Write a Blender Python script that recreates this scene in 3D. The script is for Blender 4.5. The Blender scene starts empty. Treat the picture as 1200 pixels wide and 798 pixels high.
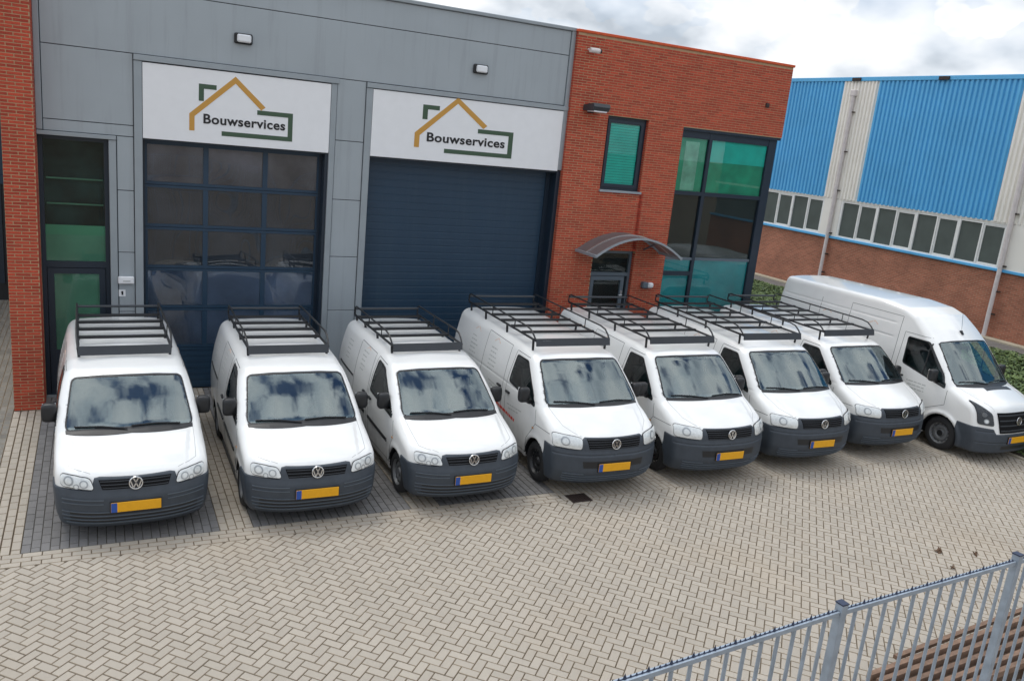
import bpy, math, random
import numpy as np
from mathutils import Vector, Matrix
from mathutils.geometry import delaunay_2d_cdt
random.seed(7); rng = np.random.default_rng(7)
scene = bpy.context.scene
COL = scene.collection
R = math.radians

# ------------------------------------------------------------------ camera
CAM = np.array([1.1676, -16.1798, 5.39]); YAW, PIT, ROL, FPX = .4746, .2418, .1009, 977.02
_cy, _sy, _cp, _sp = math.cos(YAW), math.sin(YAW), math.cos(PIT), math.sin(PIT)
FW = np.array([_sy*_cp, _cy*_cp, -_sp]); _r = np.array([_cy, -_sy, 0.]); _u = np.cross(_r, FW)
RT = math.cos(ROL)*_r + math.sin(ROL)*_u; UP = -math.sin(ROL)*_r + math.cos(ROL)*_u
cam = bpy.data.objects.new('camera', bpy.data.cameras.new('camera')); COL.objects.link(cam)
cam.data.sensor_width = 36; cam.data.lens = FPX/1200*36; cam.data.clip_end = 2000; cam.data.clip_start = .1
M = Matrix(((RT[0], UP[0], -FW[0], CAM[0]), (RT[1], UP[1], -FW[1], CAM[1]), (RT[2], UP[2], -FW[2], CAM[2]), (0, 0, 0, 1)))
cam.matrix_world = M; scene.camera = cam
def seen_px(x, y, z=0.):
    d = np.stack([np.asarray(x, float)-CAM[0], np.asarray(y, float)-CAM[1], np.zeros_like(np.asarray(x, float))+z-CAM[2]], -1)
    w = d@FW; w = np.where(w < .1, .1, w); return 600+FPX*(d@RT)/w, 399-FPX*(d@UP)/w, np.linalg.norm(d, axis=-1), d@FW > .1

# ------------------------------------------------------------------ world, sun, exposure
SUN_EL, SUN_AZ = R(62), R(338)          # azimuth clockwise from +Y (the building's depth axis)
world = bpy.data.worlds.new("World"); scene.world = world; world.use_nodes = True
nt = world.node_tree; nt.nodes.clear()
def N(t, k, **kw):
    n = t.nodes.new(k)
    for a, v in kw.items(): setattr(n, a, v)
    return n
out = N(nt, 'ShaderNodeOutputWorld'); bg = N(nt, 'ShaderNodeBackground')
sky = N(nt, 'ShaderNodeTexSky', sky_type='NISHITA', sun_disc=False, sun_elevation=SUN_EL, sun_rotation=SUN_AZ)
sky.air_density = 1.0; sky.dust_density = 1.5
tc = N(nt, 'ShaderNodeTexCoord'); sep = N(nt, 'ShaderNodeSeparateXYZ'); nt.links.new(tc.outputs['Generated'], sep.inputs[0])
def MTH(op, a, b=None, clamp=False):
    n = N(nt, 'ShaderNodeMath', operation=op, use_clamp=clamp)
    for i, v in enumerate((a, b)):
        if v is None: continue
        if isinstance(v, (int, float)): n.inputs[i].default_value = v
        else: nt.links.new(v, n.inputs[i])
    return n.outputs[0]
zc = MTH('MAXIMUM', sep.outputs['Z'], 0.0); zd = MTH('ADD', MTH('MULTIPLY', zc, .5), .26)
cx = MTH('DIVIDE', sep.outputs['X'], zd); cyy = MTH('DIVIDE', sep.outputs['Y'], zd)
comb = N(nt, 'ShaderNodeCombineXYZ'); nt.links.new(cx, comb.inputs[0]); nt.links.new(cyy, comb.inputs[1])
n1 = N(nt, 'ShaderNodeTexNoise'); n1.inputs['Scale'].default_value = 2.9; n1.inputs['Detail'].default_value = 4; n1.inputs['Roughness'].default_value = .56
n1.inputs['Distortion'].default_value = .25; nt.links.new(comb.outputs[0], n1.inputs['Vector'])
n2 = N(nt, 'ShaderNodeTexNoise'); n2.inputs['Scale'].default_value = 2.5; n2.inputs['Detail'].default_value = 4.5; n2.inputs['Roughness'].default_value = .5
nt.links.new(comb.outputs[0], n2.inputs['Vector'])
cr = N(nt, 'ShaderNodeValToRGB'); cr.color_ramp.elements[0].position = .36; cr.color_ramp.elements[0].color = (.46, .51, .57, 1)
cr.color_ramp.elements[1].position = .63; cr.color_ramp.elements[1].color = (1.0, 1.0, 1.0, 1)
e = cr.color_ramp.elements.new(.47); e.color = (.70, .745, .80, 1)
nt.links.new(n2.outputs['Fac'], cr.inputs[0])
cov = N(nt, 'ShaderNodeValToRGB'); cov.color_ramp.elements[0].position = .40; cov.color_ramp.elements[1].position = .50
nt.links.new(n1.outputs['Fac'], cov.inputs[0])
low = N(nt, 'ShaderNodeMapRange'); low.inputs['From Min'].default_value = .10; low.inputs['From Max'].default_value = .38
low.inputs['To Min'].default_value = 1; low.inputs['To Max'].default_value = 0; nt.links.new(sep.outputs['Z'], low.inputs[0])
covf = MTH('MAXIMUM', cov.outputs['Color'], low.outputs[0])
cs = N(nt, 'ShaderNodeMix', data_type='RGBA', blend_type='MULTIPLY'); cs.inputs['Factor'].default_value = 1
nt.links.new(sky.outputs[0], cs.inputs['A']); cs.inputs['B'].default_value = (.62, .80, 1.0, 1)
cb = N(nt, 'ShaderNodeMix', data_type='RGBA', blend_type='MULTIPLY'); cb.inputs['Factor'].default_value = 1
nt.links.new(cr.outputs['Color'], cb.inputs['A']); CLOUD = 8.2; el = N(nt, 'ShaderNodeMapRange'); el.inputs['From Min'].default_value = .15; el.inputs['From Max'].default_value = .9; el.inputs['To Min'].default_value = CLOUD*1.02; el.inputs['To Max'].default_value = CLOUD*1.9; nt.links.new(sep.outputs['Z'], el.inputs[0]); nt.links.new(el.outputs[0], cb.inputs['B'])
mx = N(nt, 'ShaderNodeMix', data_type='RGBA'); nt.links.new(covf, mx.inputs['Factor']); nt.links.new(cs.outputs['Result'], mx.inputs['A']); nt.links.new(cb.outputs['Result'], mx.inputs['B'])
nt.links.new(mx.outputs['Result'], bg.inputs[0]); bg.inputs['Strength'].default_value = .12
nt.links.new(bg.outputs[0], out.inputs[0])
sun = bpy.data.objects.new('sun', bpy.data.lights.new('sun', 'SUN')); COL.objects.link(sun)
sun.data.energy = 1.0; sun.data.angle = R(22); sun.data.color = (1, .95, .87)
sd = Vector((math.sin(SUN_AZ)*math.cos(SUN_EL), math.cos(SUN_AZ)*math.cos(SUN_EL), math.sin(SUN_EL)))
sun.rotation_euler = sd.to_track_quat('Z', 'Y').to_euler()
vs = scene.view_settings; vs.view_transform = 'Standard'; vs.look = 'None'; vs.gamma = 1; vs.exposure = .22
scene.cycles.max_bounces = 8; scene.cycles.transparent_max_bounces = 12

# ------------------------------------------------------------------ materials
MATS = {}
def s2l(c):
    return tuple(((v/255)/12.92 if v/255 <= .04045 else ((v/255+.055)/1.055)**2.4) for v in c)
def mat(name, col, rough=.5, metal=0., var=.0, vscale=6., bump=0., bscale=60., coat=0., piece=0., col2=None, dirt=0., dirtcol=(.2, .17, .13), dscale=.5, spec=.5, ior=1.5, streak=0, grime=0):
    if name in MATS: return MATS[name]
    m = bpy.data.materials.new(name); MATS[name] = m; m.use_nodes = True; t = m.node_tree; b = t.nodes['Principled BSDF']
    b.inputs['Roughness'].default_value = rough; b.inputs['Metallic'].default_value = metal; b.inputs['IOR'].default_value = ior
    b.inputs['Coat Weight'].default_value = coat; b.inputs['Coat Roughness'].default_value = .05; b.inputs['Specular IOR Level'].default_value = spec
    b.inputs['Base Color'].default_value = (*col, 1)
    cur = None
    g = N(t, 'ShaderNodeNewGeometry'); c = N(t, 'ShaderNodeTexCoord'); pos = g.outputs['Position']
    def rgbmix(a, bcol, fac, mode='MIX'):
        n = N(t, 'ShaderNodeMix', data_type='RGBA', blend_type=mode)
        for k, v in (('A', a), ('B', bcol)):
            if isinstance(v, tuple): n.inputs[k].default_value = (*v[:3], 1)
            else: t.links.new(v, n.inputs[k])
        if isinstance(fac, (int, float)): n.inputs['Factor'].default_value = fac
        else: t.links.new(fac, n.inputs['Factor'])
        return n.outputs['Result']
    cur = tuple(col)
    if piece:
        oi = N(t, 'ShaderNodeObjectInfo'); ad = N(t, 'ShaderNodeMath', operation='ADD'); t.links.new(oi.outputs['Random'], ad.inputs[0]); t.links.new(g.outputs['Random Per Island'], ad.inputs[1])
        fr = N(t, 'ShaderNodeMath', operation='FRACT'); t.links.new(ad.outputs[0], fr.inputs[0])
        cur = rgbmix(tuple(col), tuple(col2) if col2 else tuple(v*(1-piece) for v in col), fr.outputs[0])
    if var:
        n = N(t, 'ShaderNodeTexNoise'); n.inputs['Scale'].default_value = vscale; n.inputs['Detail'].default_value = 5; t.links.new(pos, n.inputs['Vector'])
        mr = N(t, 'ShaderNodeMapRange'); mr.inputs['From Min'].default_value = .3; mr.inputs['From Max'].default_value = .7; t.links.new(n.outputs['Fac'], mr.inputs[0])
        k = N(t, 'ShaderNodeMapRange'); k.inputs['To Min'].default_value = 1-var; k.inputs['To Max'].default_value = 1+var*.6; t.links.new(mr.outputs[0], k.inputs[0])
        cc = N(t, 'ShaderNodeCombineColor'); [t.links.new(k.outputs[0], cc.inputs[i]) for i in range(3)]
        cur = rgbmix(cur, cc.outputs[0], 1.0, 'MULTIPLY')
    if grime:
        sx_ = N(t, 'ShaderNodeSeparateXYZ'); t.links.new(pos, sx_.inputs[0]); n = N(t, 'ShaderNodeTexNoise'); n.inputs['Scale'].default_value = 7; n.inputs['Detail'].default_value = 6; t.links.new(pos, n.inputs['Vector'])
        a1 = N(t, 'ShaderNodeMath', operation='MULTIPLY_ADD'); t.links.new(n.outputs['Fac'], a1.inputs[0]); a1.inputs[1].default_value = .55; t.links.new(sx_.outputs['Z'], a1.inputs[2])
        mr = N(t, 'ShaderNodeMapRange'); mr.inputs['From Min'].default_value = .50; mr.inputs['From Max'].default_value = 1.0; mr.inputs['To Min'].default_value = grime; mr.inputs['To Max'].default_value = 0; t.links.new(a1.outputs[0], mr.inputs[0])
        cur = rgbmix(cur, (.20, .17, .13), mr.outputs[0])
    if dirt:
        n = N(t, 'ShaderNodeTexNoise'); n.inputs['Scale'].default_value = dscale; n.inputs['Detail'].default_value = 6; n.inputs['Roughness'].default_value = .65
        if streak:
            mp = N(t, 'ShaderNodeMapping'); mp.inputs['Scale'].default_value = (6, 6, .35); t.links.new(pos, mp.inputs['Vector']); t.links.new(mp.outputs[0], n.inputs['Vector'])
        else: t.links.new(pos, n.inputs['Vector'])
        mr = N(t, 'ShaderNodeMapRange'); mr.inputs['From Min'].default_value = .52; mr.inputs['From Max'].default_value = .72; mr.inputs['To Max'].default_value = dirt; t.links.new(n.outputs['Fac'], mr.inputs[0])
        cur = rgbmix(cur, tuple(dirtcol), mr.outputs[0])
    if not isinstance(cur, tuple): t.links.new(cur, b.inputs['Base Color'])
    if bump:
        n = N(t, 'ShaderNodeTexNoise'); n.inputs['Scale'].default_value = bscale; n.inputs['Detail'].default_value = 4; t.links.new(pos, n.inputs['Vector'])
        bp = N(t, 'ShaderNodeBump'); bp.inputs['Strength'].default_value = bump; bp.inputs['Distance'].default_value = .01; t.links.new(n.outputs['Fac'], bp.inputs['Height']); t.links.new(bp.outputs[0], b.inputs['Normal'])
    return m
def glassmat(name, tint, ior=1.6, rough=.01, refl=(1, 1, 1)):
    m = bpy.data.materials.new(name); MATS[name] = m; m.use_nodes = True; t = m.node_tree; t.nodes.clear()
    o = N(t, 'ShaderNodeOutputMaterial'); tr = N(t, 'ShaderNodeBsdfTransparent'); tr.inputs[0].default_value = (*tint, 1)
    gl = N(t, 'ShaderNodeBsdfGlossy'); gl.inputs['Roughness'].default_value = rough; gl.inputs[0].default_value = (*refl, 1); fr = N(t, 'ShaderNodeFresnel'); fr.inputs[0].default_value = ior
    ms = N(t, 'ShaderNodeMixShader'); t.links.new(fr.outputs[0], ms.inputs[0]); t.links.new(tr.outputs[0], ms.inputs[1]); t.links.new(gl.outputs[0], ms.inputs[2]); t.links.new(ms.outputs[0], o.inputs[0])
    return m
m_white = mat('white_paint', (.79, .79, .77), .30, var=.03, vscale=3, coat=.8, grime=.45)
m_grilleb = mat('grille_black', (.006, .006, .007), .8, spec=.2)
m_seaml = mat('shut_line_light', (.36, .36, .35), .7)
m_rib_lit = mat('bumper_rib', s2l((82, 90, 98)), .5)  # paler than the bumper: light caught on rib edges is in the colour
m_bump = mat('bumper_plastic', s2l((56, 63, 71)), .55, var=.12, vscale=9, bump=.08, bscale=300)
m_black = mat('black_plastic', (.012, .013, .015), .45)
m_seam = mat('seam_black', (.05, .05, .05), .6)
m_rub = mat('tyre_rubber', (.018, .018, .019), .8, bump=.2, bscale=90)
m_steel = mat('wheel_steel', (.16, .165, .17), .45, metal=.3)
m_silver = mat('silver', (.62, .63, .64), .28, metal=.9)
m_chrome = mat('chrome', (.75, .76, .77), .15, metal=1)
m_refl = mat('reflector', (.94, .94, .92), .25, metal=.15, var=.12, vscale=30)
m_lensdark = mat('lens_ring', (.42, .43, .44), .3, metal=.4)
m_amber = mat('amber_lens', (.55, .30, .14), .2)
m_yellow = mat('plate_yellow', s2l((222, 160, 12)), .5, var=.05, vscale=20)
m_blueplate = mat('plate_blue', s2l((35, 75, 150)), .5)
m_rack = mat('rack_black', (.014, .015, .017), .45, bump=.05)
m_rackd = mat('rack_deflector', (.035, .040, .047), .5, var=.1)
m_int = mat('cab_trim', (.20, .235, .25), .7, var=.15, vscale=10)
m_seat = mat('seat_cloth', (.16, .19, .21), .9, var=.2, vscale=20)
m_wind = glassmat('windscreen_glass', (.74, .88, .88), 2.25, refl=(.84, .97, 1))
m_side = glassmat('side_glass', (.34, .45, .43), 1.5)
m_clear = glassmat('clear_lens', (.99, 1, 1), 1.4)
m_grey = mat('grey_cladding', s2l((156, 164, 169)), .45, var=.05, vscale=1.2, metal=.15, dirt=.22, dirtcol=(.13, .14, .14), dscale=.8, streak=1)
m_greytrim = mat('grey_trim', s2l((146, 154, 159)), .45, metal=.15, var=.06, vscale=3)
m_joint = mat('joint_dark', (.03, .032, .036), .8)
m_brick = mat('red_brick', s2l((188, 74, 50)), .85, piece=.35, col2=s2l((152, 56, 38)), var=.14, vscale=30, bump=.35, bscale=120)
m_mortar = mat('mortar', s2l((176, 146, 114)), .95, var=.12, vscale=8, bump=.3)
m_coping = mat('coping_brick', s2l((200, 84, 44)), .8, var=.15, vscale=12, bump=.2)
m_navy = mat('navy_frame', s2l((26, 40, 54)), .4, var=.06)
m_navydoor = mat('navy_door', s2l((26, 54, 76)), .45, var=.06, vscale=2, dirt=.25, dirtcol=s2l((50, 72, 86)), dscale=.8, streak=1)
m_greyframe = mat('grey_frame', s2l((88, 100, 110)), .4)
m_signw = mat('sign_white', (.76, .77, .785), .4, var=.02)
m_gold = mat('logo_gold', s2l((190, 142, 62)), .5)
m_green = mat('logo_green', s2l((58, 82, 62)), .5)
m_black2 = mat('letter_black', (.008, .008, .01), .5)
m_room = mat('dark_room', (.012, .016, .018), .9)
m_roomg = mat('garage_inside', (.13, .12, .13), .9, var=.45, vscale=1.3)
m_blind = mat('blind_teal', s2l((26, 196, 182)), .7, var=.15, vscale=2.5)
m_blind2 = mat('blind_green', s2l((30, 158, 124)), .7, var=.25, vscale=3)
m_film = mat('film_teal', s2l((30, 150, 158)), .6, var=.25, vscale=1.5)
m_greenfilm = mat('film_green', s2l((80, 132, 108)), .6, var=.15, vscale=3)
m_pane = glassmat('window_glass', (.93, .98, .97), 1.32)
m_paved = glassmat('door_glass', (.85, .90, .93), 1.55)
_t = m_paved.node_tree; _n = N(_t, 'ShaderNodeTexNoise'); _n.inputs['Scale'].default_value = 1.1; _n.inputs['Detail'].default_value = 0; _g = N(_t, 'ShaderNodeNewGeometry'); _t.links.new(_g.outputs['Position'], _n.inputs['Vector']); _b = N(_t, 'ShaderNodeBump'); _b.inputs['Strength'].default_value = 1; _b.inputs['Distance'].default_value = .035; _t.links.new(_n.outputs['Fac'], _b.inputs['Height']); _t.links.new(_b.outputs[0], [q for q in _t.nodes if q.type == 'BSDF_GLOSSY'][0].inputs['Normal'])
m_poly = mat('canopy_sheet', s2l((118, 114, 114)), .35, var=.1); m_poly.node_tree.nodes['Principled BSDF'].inputs['Alpha'].default_value = .66
m_paver = mat('beige_paver', s2l((171, 162, 149)), .85, piece=.11, var=.06, vscale=.7, bump=.4, bscale=160, dirt=.25, dirtcol=s2l((158, 138, 112)), dscale=.42)
m_paverd = mat('dark_paver', s2l((120, 118, 117)), .85, piece=.16, var=.10, vscale=2, bump=.4, bscale=160)
m_paverg = mat('old_grey_paver', s2l((132, 128, 120)), .9, piece=.2, var=.2, vscale=1.4, bump=.5, bscale=120)
m_jointb = mat('joint_edge_beige', s2l((146, 133, 115)), .95, var=.2, vscale=3)
m_jointd = mat('joint_edge_grey', s2l((104, 102, 98)), .95, var=.2, vscale=3)
m_sand = mat('joint_sand', s2l((122, 106, 86)), .95, var=.3, vscale=5)
m_kerb = mat('concrete_kerb', s2l((170, 160, 140)), .9, var=.15, vscale=4, bump=.3)
m_path = mat('path_tiles', s2l((112, 108, 104)), .9, var=.15, vscale=3, piece=.12)
m_soil = mat('soil', (.05, .038, .025), .95, var=.3, vscale=6, bump=.6, bscale=20)
m_leaf1 = mat('leaf_green', (.10, .155, .04), .6, piece=.6, col2=(.15, .20, .06), var=.3, vscale=1.5)
m_leaf2 = mat('leaf_dark', (.055, .10, .03), .6, piece=.4)
m_galv = mat('galvanised', s2l((158, 170, 182)), .45, metal=.3, var=.16, vscale=14, bump=.08)
m_galvd = mat('galvanised_dark', s2l((60, 68, 88)), .5, metal=.5)
m_wood = mat('timber', s2l((128, 102, 84)), .85, var=.3, vscale=9, bump=.4, bscale=50, piece=.3)
m_wood_gap = mat('timber_gap_dark', s2l((84, 66, 52)), .9, var=.3, vscale=7)  # dark of the plank gaps put into the wood colour
m_blue = mat('blue_cladding', s2l((90, 174, 224)), .5, var=.07, vscale=.8, dirt=.15, dirtcol=s2l((60, 120, 170)), streak=1)
m_cream = mat('cream_cladding', s2l((236, 232, 224)), .55, var=.04, vscale=1.2)
m_whitef = mat('white_frame', (.80, .80, .78), .5, var=.06)
m_pipe = mat('pipe_cream', s2l((208, 200, 198)), .5, var=.08, vscale=8)
m_darkpane = mat('factory_glass', s2l((82, 92, 90)), .12, var=.12, vscale=1.5)
m_factroom = mat('factory_inside', s2l((112, 122, 120)), .9, var=.15, vscale=1)
m_iron = mat('cast_iron', (.035, .022, .018), .7, bump=.4)
m_lampglass = mat('lamp_cover', (.72, .74, .76), .35)
m_text = mat('lettering_grey', (.46, .47, .45), .6)
m_red = mat('lettering_red', s2l((214, 70, 52)), .6)
m_marko = mat('mark_orange', s2l((218, 190, 172)), .6)
# brick pattern for the far wall
def farbrick():
    m = bpy.data.materials.new('far_brick'); m.use_nodes = True; t = m.node_tree; b = t.nodes['Principled BSDF']; b.inputs['Roughness'].default_value = .9
    g = N(t, 'ShaderNodeNewGeometry'); s = N(t, 'ShaderNodeSeparateXYZ'); t.links.new(g.outputs['Position'], s.inputs[0])
    c = N(t, 'ShaderNodeCombineXYZ'); t.links.new(s.outputs['Y'], c.inputs[0]); t.links.new(s.outputs['Z'], c.inputs[1])
    br = N(t, 'ShaderNodeTexBrick'); br.inputs['Scale'].default_value = 1; br.inputs['Brick Width'].default_value = .22; br.inputs['Row Height'].default_value = .0625
    br.inputs['Mortar Size'].default_value = .010; br.inputs['Mortar Smooth'].default_value = .3
    br.inputs['Color1'].default_value = (*s2l((176, 108, 84)), 1); br.inputs['Color2'].default_value = (*s2l((146, 88, 68)), 1); br.inputs['Mortar'].default_value = (*s2l((164, 132, 110)), 1)
    t.links.new(c.outputs[0], br.inputs['Vector'])
    n = N(t, 'ShaderNodeTexNoise'); n.inputs['Scale'].default_value = 1.1; n.inputs['Detail'].default_value = 6; t.links.new(g.outputs['Position'], n.inputs['Vector'])
    mr = N(t, 'ShaderNodeMapRange'); mr.inputs['From Min'].default_value = .35; mr.inputs['From Max'].default_value = .65; mr.inputs['To Min'].default_value = .85; mr.inputs['To Max'].default_value = 1.1; t.links.new(n.outputs['Fac'], mr.inputs[0])
    mx_ = N(t, 'ShaderNodeMix', data_type='RGBA', blend_type='MULTIPLY'); mx_.inputs['Factor'].default_value = 1; t.links.new(br.outputs['Color'], mx_.inputs['A'])
    cc = N(t, 'ShaderNodeCombineColor'); [t.links.new(mr.outputs[0], cc.inputs[i]) for i in range(3)]; t.links.new(cc.outputs[0], mx_.inputs['B'])
    t.links.new(mx_.outputs['Result'], b.inputs['Base Color'])
    bp = N(t, 'ShaderNodeBump'); bp.inputs['Strength'].default_value = .4; bp.inputs['Distance'].default_value = .01; t.links.new(br.outputs['Fac'], bp.inputs['Height']); bp.invert = True; t.links.new(bp.outputs[0], b.inputs['Normal'])
    return m
m_farbrick = farbrick()

# ------------------------------------------------------------------ mesh helpers
def tag(o, label=None, cat=None, group=None, kind=None):
    for k, v in (('label', label), ('category', cat), ('group', group), ('kind', kind)):
        if v: o[k] = v
    return o
def empty(name, loc=(0, 0, 0), rz=0, **kw):
    o = bpy.data.objects.new(name, None); COL.objects.link(o); o.location = loc; o.rotation_euler = (0, 0, rz); o.empty_display_size = .2
    return tag(o, **kw)
def link(name, me, parent=None, loc=None):
    o = bpy.data.objects.new(name, me); COL.objects.link(o)
    if parent: o.parent = parent
    if loc is not None: o.location = loc
    return o
def rawmesh(V, F, mats, smooth=False, midx=None):
    me = bpy.data.meshes.new('m'); me.from_pydata([tuple(map(float, v)) for v in V], [], [tuple(map(int, f)) for f in F])
    for m in (mats if isinstance(mats, (list, tuple)) else [mats]): me.materials.append(m)
    if midx is not None: me.polygons.foreach_set('material_index', np.asarray(midx, np.int32))
    if smooth: me.polygons.foreach_set('use_smooth', np.ones(len(me.polygons), bool))
    me.update(); return me
class MB:
    def __init__(s): s.V = []; s.F = []; s.I = []
    def add(s, V, F, mi=0):
        n = len(s.V); s.V += [tuple(v) for v in V]; s.F += [tuple(i+n for i in f) for f in F]; s.I += [mi]*len(F); return s
    def box(s, x0, x1, y0, y1, z0, z1, mi=0, bev=0.):
        x0, x1 = min(x0, x1), max(x0, x1); y0, y1 = min(y0, y1), max(y0, y1); z0, z1 = min(z0, z1), max(z0, z1)
        if bev <= 0:
            V = [(x, y, z) for z in (z0, z1) for y in (y0, y1) for x in (x0, x1)]
            return s.add(V, [(0, 2, 3, 1), (4, 5, 7, 6), (0, 1, 5, 4), (2, 6, 7, 3), (0, 4, 6, 2), (1, 3, 7, 5)], mi)
        b = min(bev, (x1-x0)*.4, (y1-y0)*.4, (z1-z0)*.4)
        V = []; F = []
        # 24-vert bevelled box
        def c(ix, iy, iz):
            X = (x0, x1)[ix]; Y = (y0, y1)[iy]; Z = (z0, z1)[iz]; dx = b if ix == 0 else -b; dy = b if iy == 0 else -b; dz = b if iz == 0 else -b
            return [(X, Y+dy, Z+dz), (X+dx, Y, Z+dz), (X+dx, Y+dy, Z)]
        idx = {}
        for ix in (0, 1):
            for iy in (0, 1):
                for iz in (0, 1):
                    idx[ix, iy, iz] = len(V); V += c(ix, iy, iz)
        g = lambda a, k: idx[a]+k
        for ix in (0, 1): F.append([g((ix, 0, 0), 0), g((ix, 1, 0), 0), g((ix, 1, 1), 0), g((ix, 0, 1), 0)][::(1 if ix else -1)])
        for iy in (0, 1): F.append([g((0, iy, 0), 1), g((1, iy, 0), 1), g((1, iy, 1), 1), g((0, iy, 1), 1)][::(-1 if iy else 1)])
        for iz in (0, 1): F.append([g((0, 0, iz), 2), g((1, 0, iz), 2), g((1, 1, iz), 2), g((0, 1, iz), 2)][::(1 if iz else -1)])
        for a in (0, 1):
            for c2 in (0, 1):
                F.append((g((0, a, c2), 1), g((1, a, c2), 1), g((1, a, c2), 2), g((0, a, c2), 2)))
                F.append((g((a, 0, c2), 0), g((a, 1, c2), 0), g((a, 1, c2), 2), g((a, 0, c2), 2)))
                F.append((g((a, c2, 0), 0), g((a, c2, 1), 0), g((a, c2, 1), 1), g((a, c2, 0), 1)))
        for k, v in idx.items(): F.append((v, v+1, v+2))
        return s.add(V, F, mi)
    def tube(s, P, r, n=8, mi=0, cap=True):
        P = [Vector(p) for p in P]; V = []; F = []
        for i, p in enumerate(P):
            a = (P[min(i+1, len(P)-1)]-P[max(i-1, 0)]).normalized()
            ref = Vector((0, 0, 1)) if abs(a.z) < .9 else Vector((1, 0, 0)); e1 = a.cross(ref).normalized(); e2 = a.cross(e1)
            for k in range(n):
                t = 2*math.pi*k/n; V.append(tuple(p+r*(math.cos(t)*e1+math.sin(t)*e2)))
        for i in range(len(P)-1):
            for k in range(n): F.append((i*n+k, i*n+(k+1) % n, (i+1)*n+(k+1) % n, (i+1)*n+k))
        if cap: F.append(tuple(range(n))[::-1]); F.append(tuple(range((len(P)-1)*n, len(P)*n)))
        return s.add(V, F, mi)
    def bar(s, a, b, w, h, mi=0, up=(0, 0, 1)):
        a = Vector(a); b = Vector(b); d = (b-a).normalized(); sd_ = d.cross(Vector(up)).normalized()*(w/2); u = sd_.cross(d).normalized()*(h/2)
        V = [tuple(p+x*sd_+y*u) for p in (a, b) for x, y in ((-1, -1), (1, -1), (1, 1), (-1, 1))]
        return s.add(V, [(0, 1, 2, 3)[::-1], (4, 5, 6, 7), (0, 1, 5, 4), (1, 2, 6, 5), (2, 3, 7, 6), (3, 0, 4, 7)], mi)
    def prism(s, poly, axis, a0, a1, mi=0):
        n = len(poly)
        def p(q, a): return {'x': (a, q[0], q[1]), 'y': (q[0], a, q[1]), 'z': (q[0], q[1], a)}[axis]
        V = [p(q, a0) for q in poly]+[p(q, a1) for q in poly]
        F = [tuple(range(n)), tuple(range(n, 2*n))[::-1]]+[(i, i+n, (i+1) % n+n, (i+1) % n) for i in range(n)]
        return s.add(V, F, mi)
    def lathe(s, prof, n=24, axis='x', c=(0, 0, 0), mi=0):
        V = []; F = []
        for (a, r) in prof:
            for k in range(n):
                t = 2*math.pi*k/n; q = (r*math.cos(t), r*math.sin(t))
                V.append({'x': (c[0]+a, c[1]+q[0], c[2]+q[1]), 'y': (c[0]+q[0], c[1]+a, c[2]+q[1]), 'z': (c[0]+q[0], c[1]+q[1], c[2]+a)}[axis])
        for i in range(len(prof)-1):
            for k in range(n): F.append((i*n+k, i*n+(k+1) % n, (i+1)*n+(k+1) % n, (i+1)*n+k))
        return s.add(V, F, mi)
    def build(s, name, mats, parent=None, smooth=False, loc=None):
        return link(name, s.mesh(mats, smooth), parent, loc)
    def mesh(s, mats, smooth=False):
        me = rawmesh(s.V, s.F, mats, False, s.I)
        import bmesh
        bm = bmesh.new(); bm.from_mesh(me); bmesh.ops.recalc_face_normals(bm, faces=bm.faces); bm.to_mesh(me); bm.free()
        if smooth:
            me.polygons.foreach_set('use_smooth', np.ones(len(me.polygons), bool)); me.set_sharp_from_angle(angle=R(38))
        return me
def copy_tree(o, parent=None):
    c = o.copy(); COL.objects.link(c)
    if parent is not None: c.parent = parent
    for ch in list(o.children): copy_tree(ch, c)
    return c

# ------------------------------------------------------------------ ground and paving
def ngon_prism(poly, z0, z1, ch=.0055):
    c = np.mean(poly, 0); P = np.asarray(poly)
    # inset by ch along both adjacent edges
    n = len(P); ins = []
    for i in range(n):
        a = P[i-1]-P[i]; b = P[(i+1) % n]-P[i]; a = a/max(np.linalg.norm(a), 1e-6); b = b/max(np.linalg.norm(b), 1e-6)
        s = abs(a[0]*b[1]-a[1]*b[0]); ins.append(P[i]+(a+b)*ch/max(s, .35))
    V = [(p[0], p[1], z0) for p in P]+[(p[0], p[1], z1-ch) for p in P]+[(p[0], p[1], z1) for p in ins]
    F = []
    for i in range(n):
        j = (i+1) % n; F += [(i, j, j+n, i+n), (i+n, j+n, j+2*n, i+2*n)]
    F.append(tuple(range(2*n, 3*n)))
    return V, F, [1]*(2*n)+[0]
def clip(poly, planes):
    for (a, b, c) in planes:      # keep a*x+b*y<=c
        o = []
        for i in range(len(poly)):
            p, q = poly[i-1], poly[i]; dp = a*p[0]+b*p[1]-c; dq = a*q[0]+b*q[1]-c
            if dp*dq < 0: t = dp/(dp-dq); o.append((p[0]+t*(q[0]-p[0]), p[1]+t*(q[1]-p[1])))
            if dq <= 0: o.append(q)
        poly = o
        if len(poly) < 3: return []
    return poly
def area(p): return abs(sum(p[i-1][0]*p[i][1]-p[i][0]*p[i-1][1] for i in range(len(p))))/2
def ccw(p): return p if sum(p[i-1][0]*p[i][1]-p[i][0]*p[i-1][1] for i in range(len(p))) > 0 else p[::-1]
PL, PW, JT = .21, .105, .006
def rect(cx_, cy_, l, w, ang):
    c, s = math.cos(ang), math.sin(ang); return [(cx_+c*x-s*y, cy_+s*x+c*y) for x, y in ((-l/2, -w/2), (l/2, -w/2), (l/2, w/2), (-l/2, w/2))]
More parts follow.
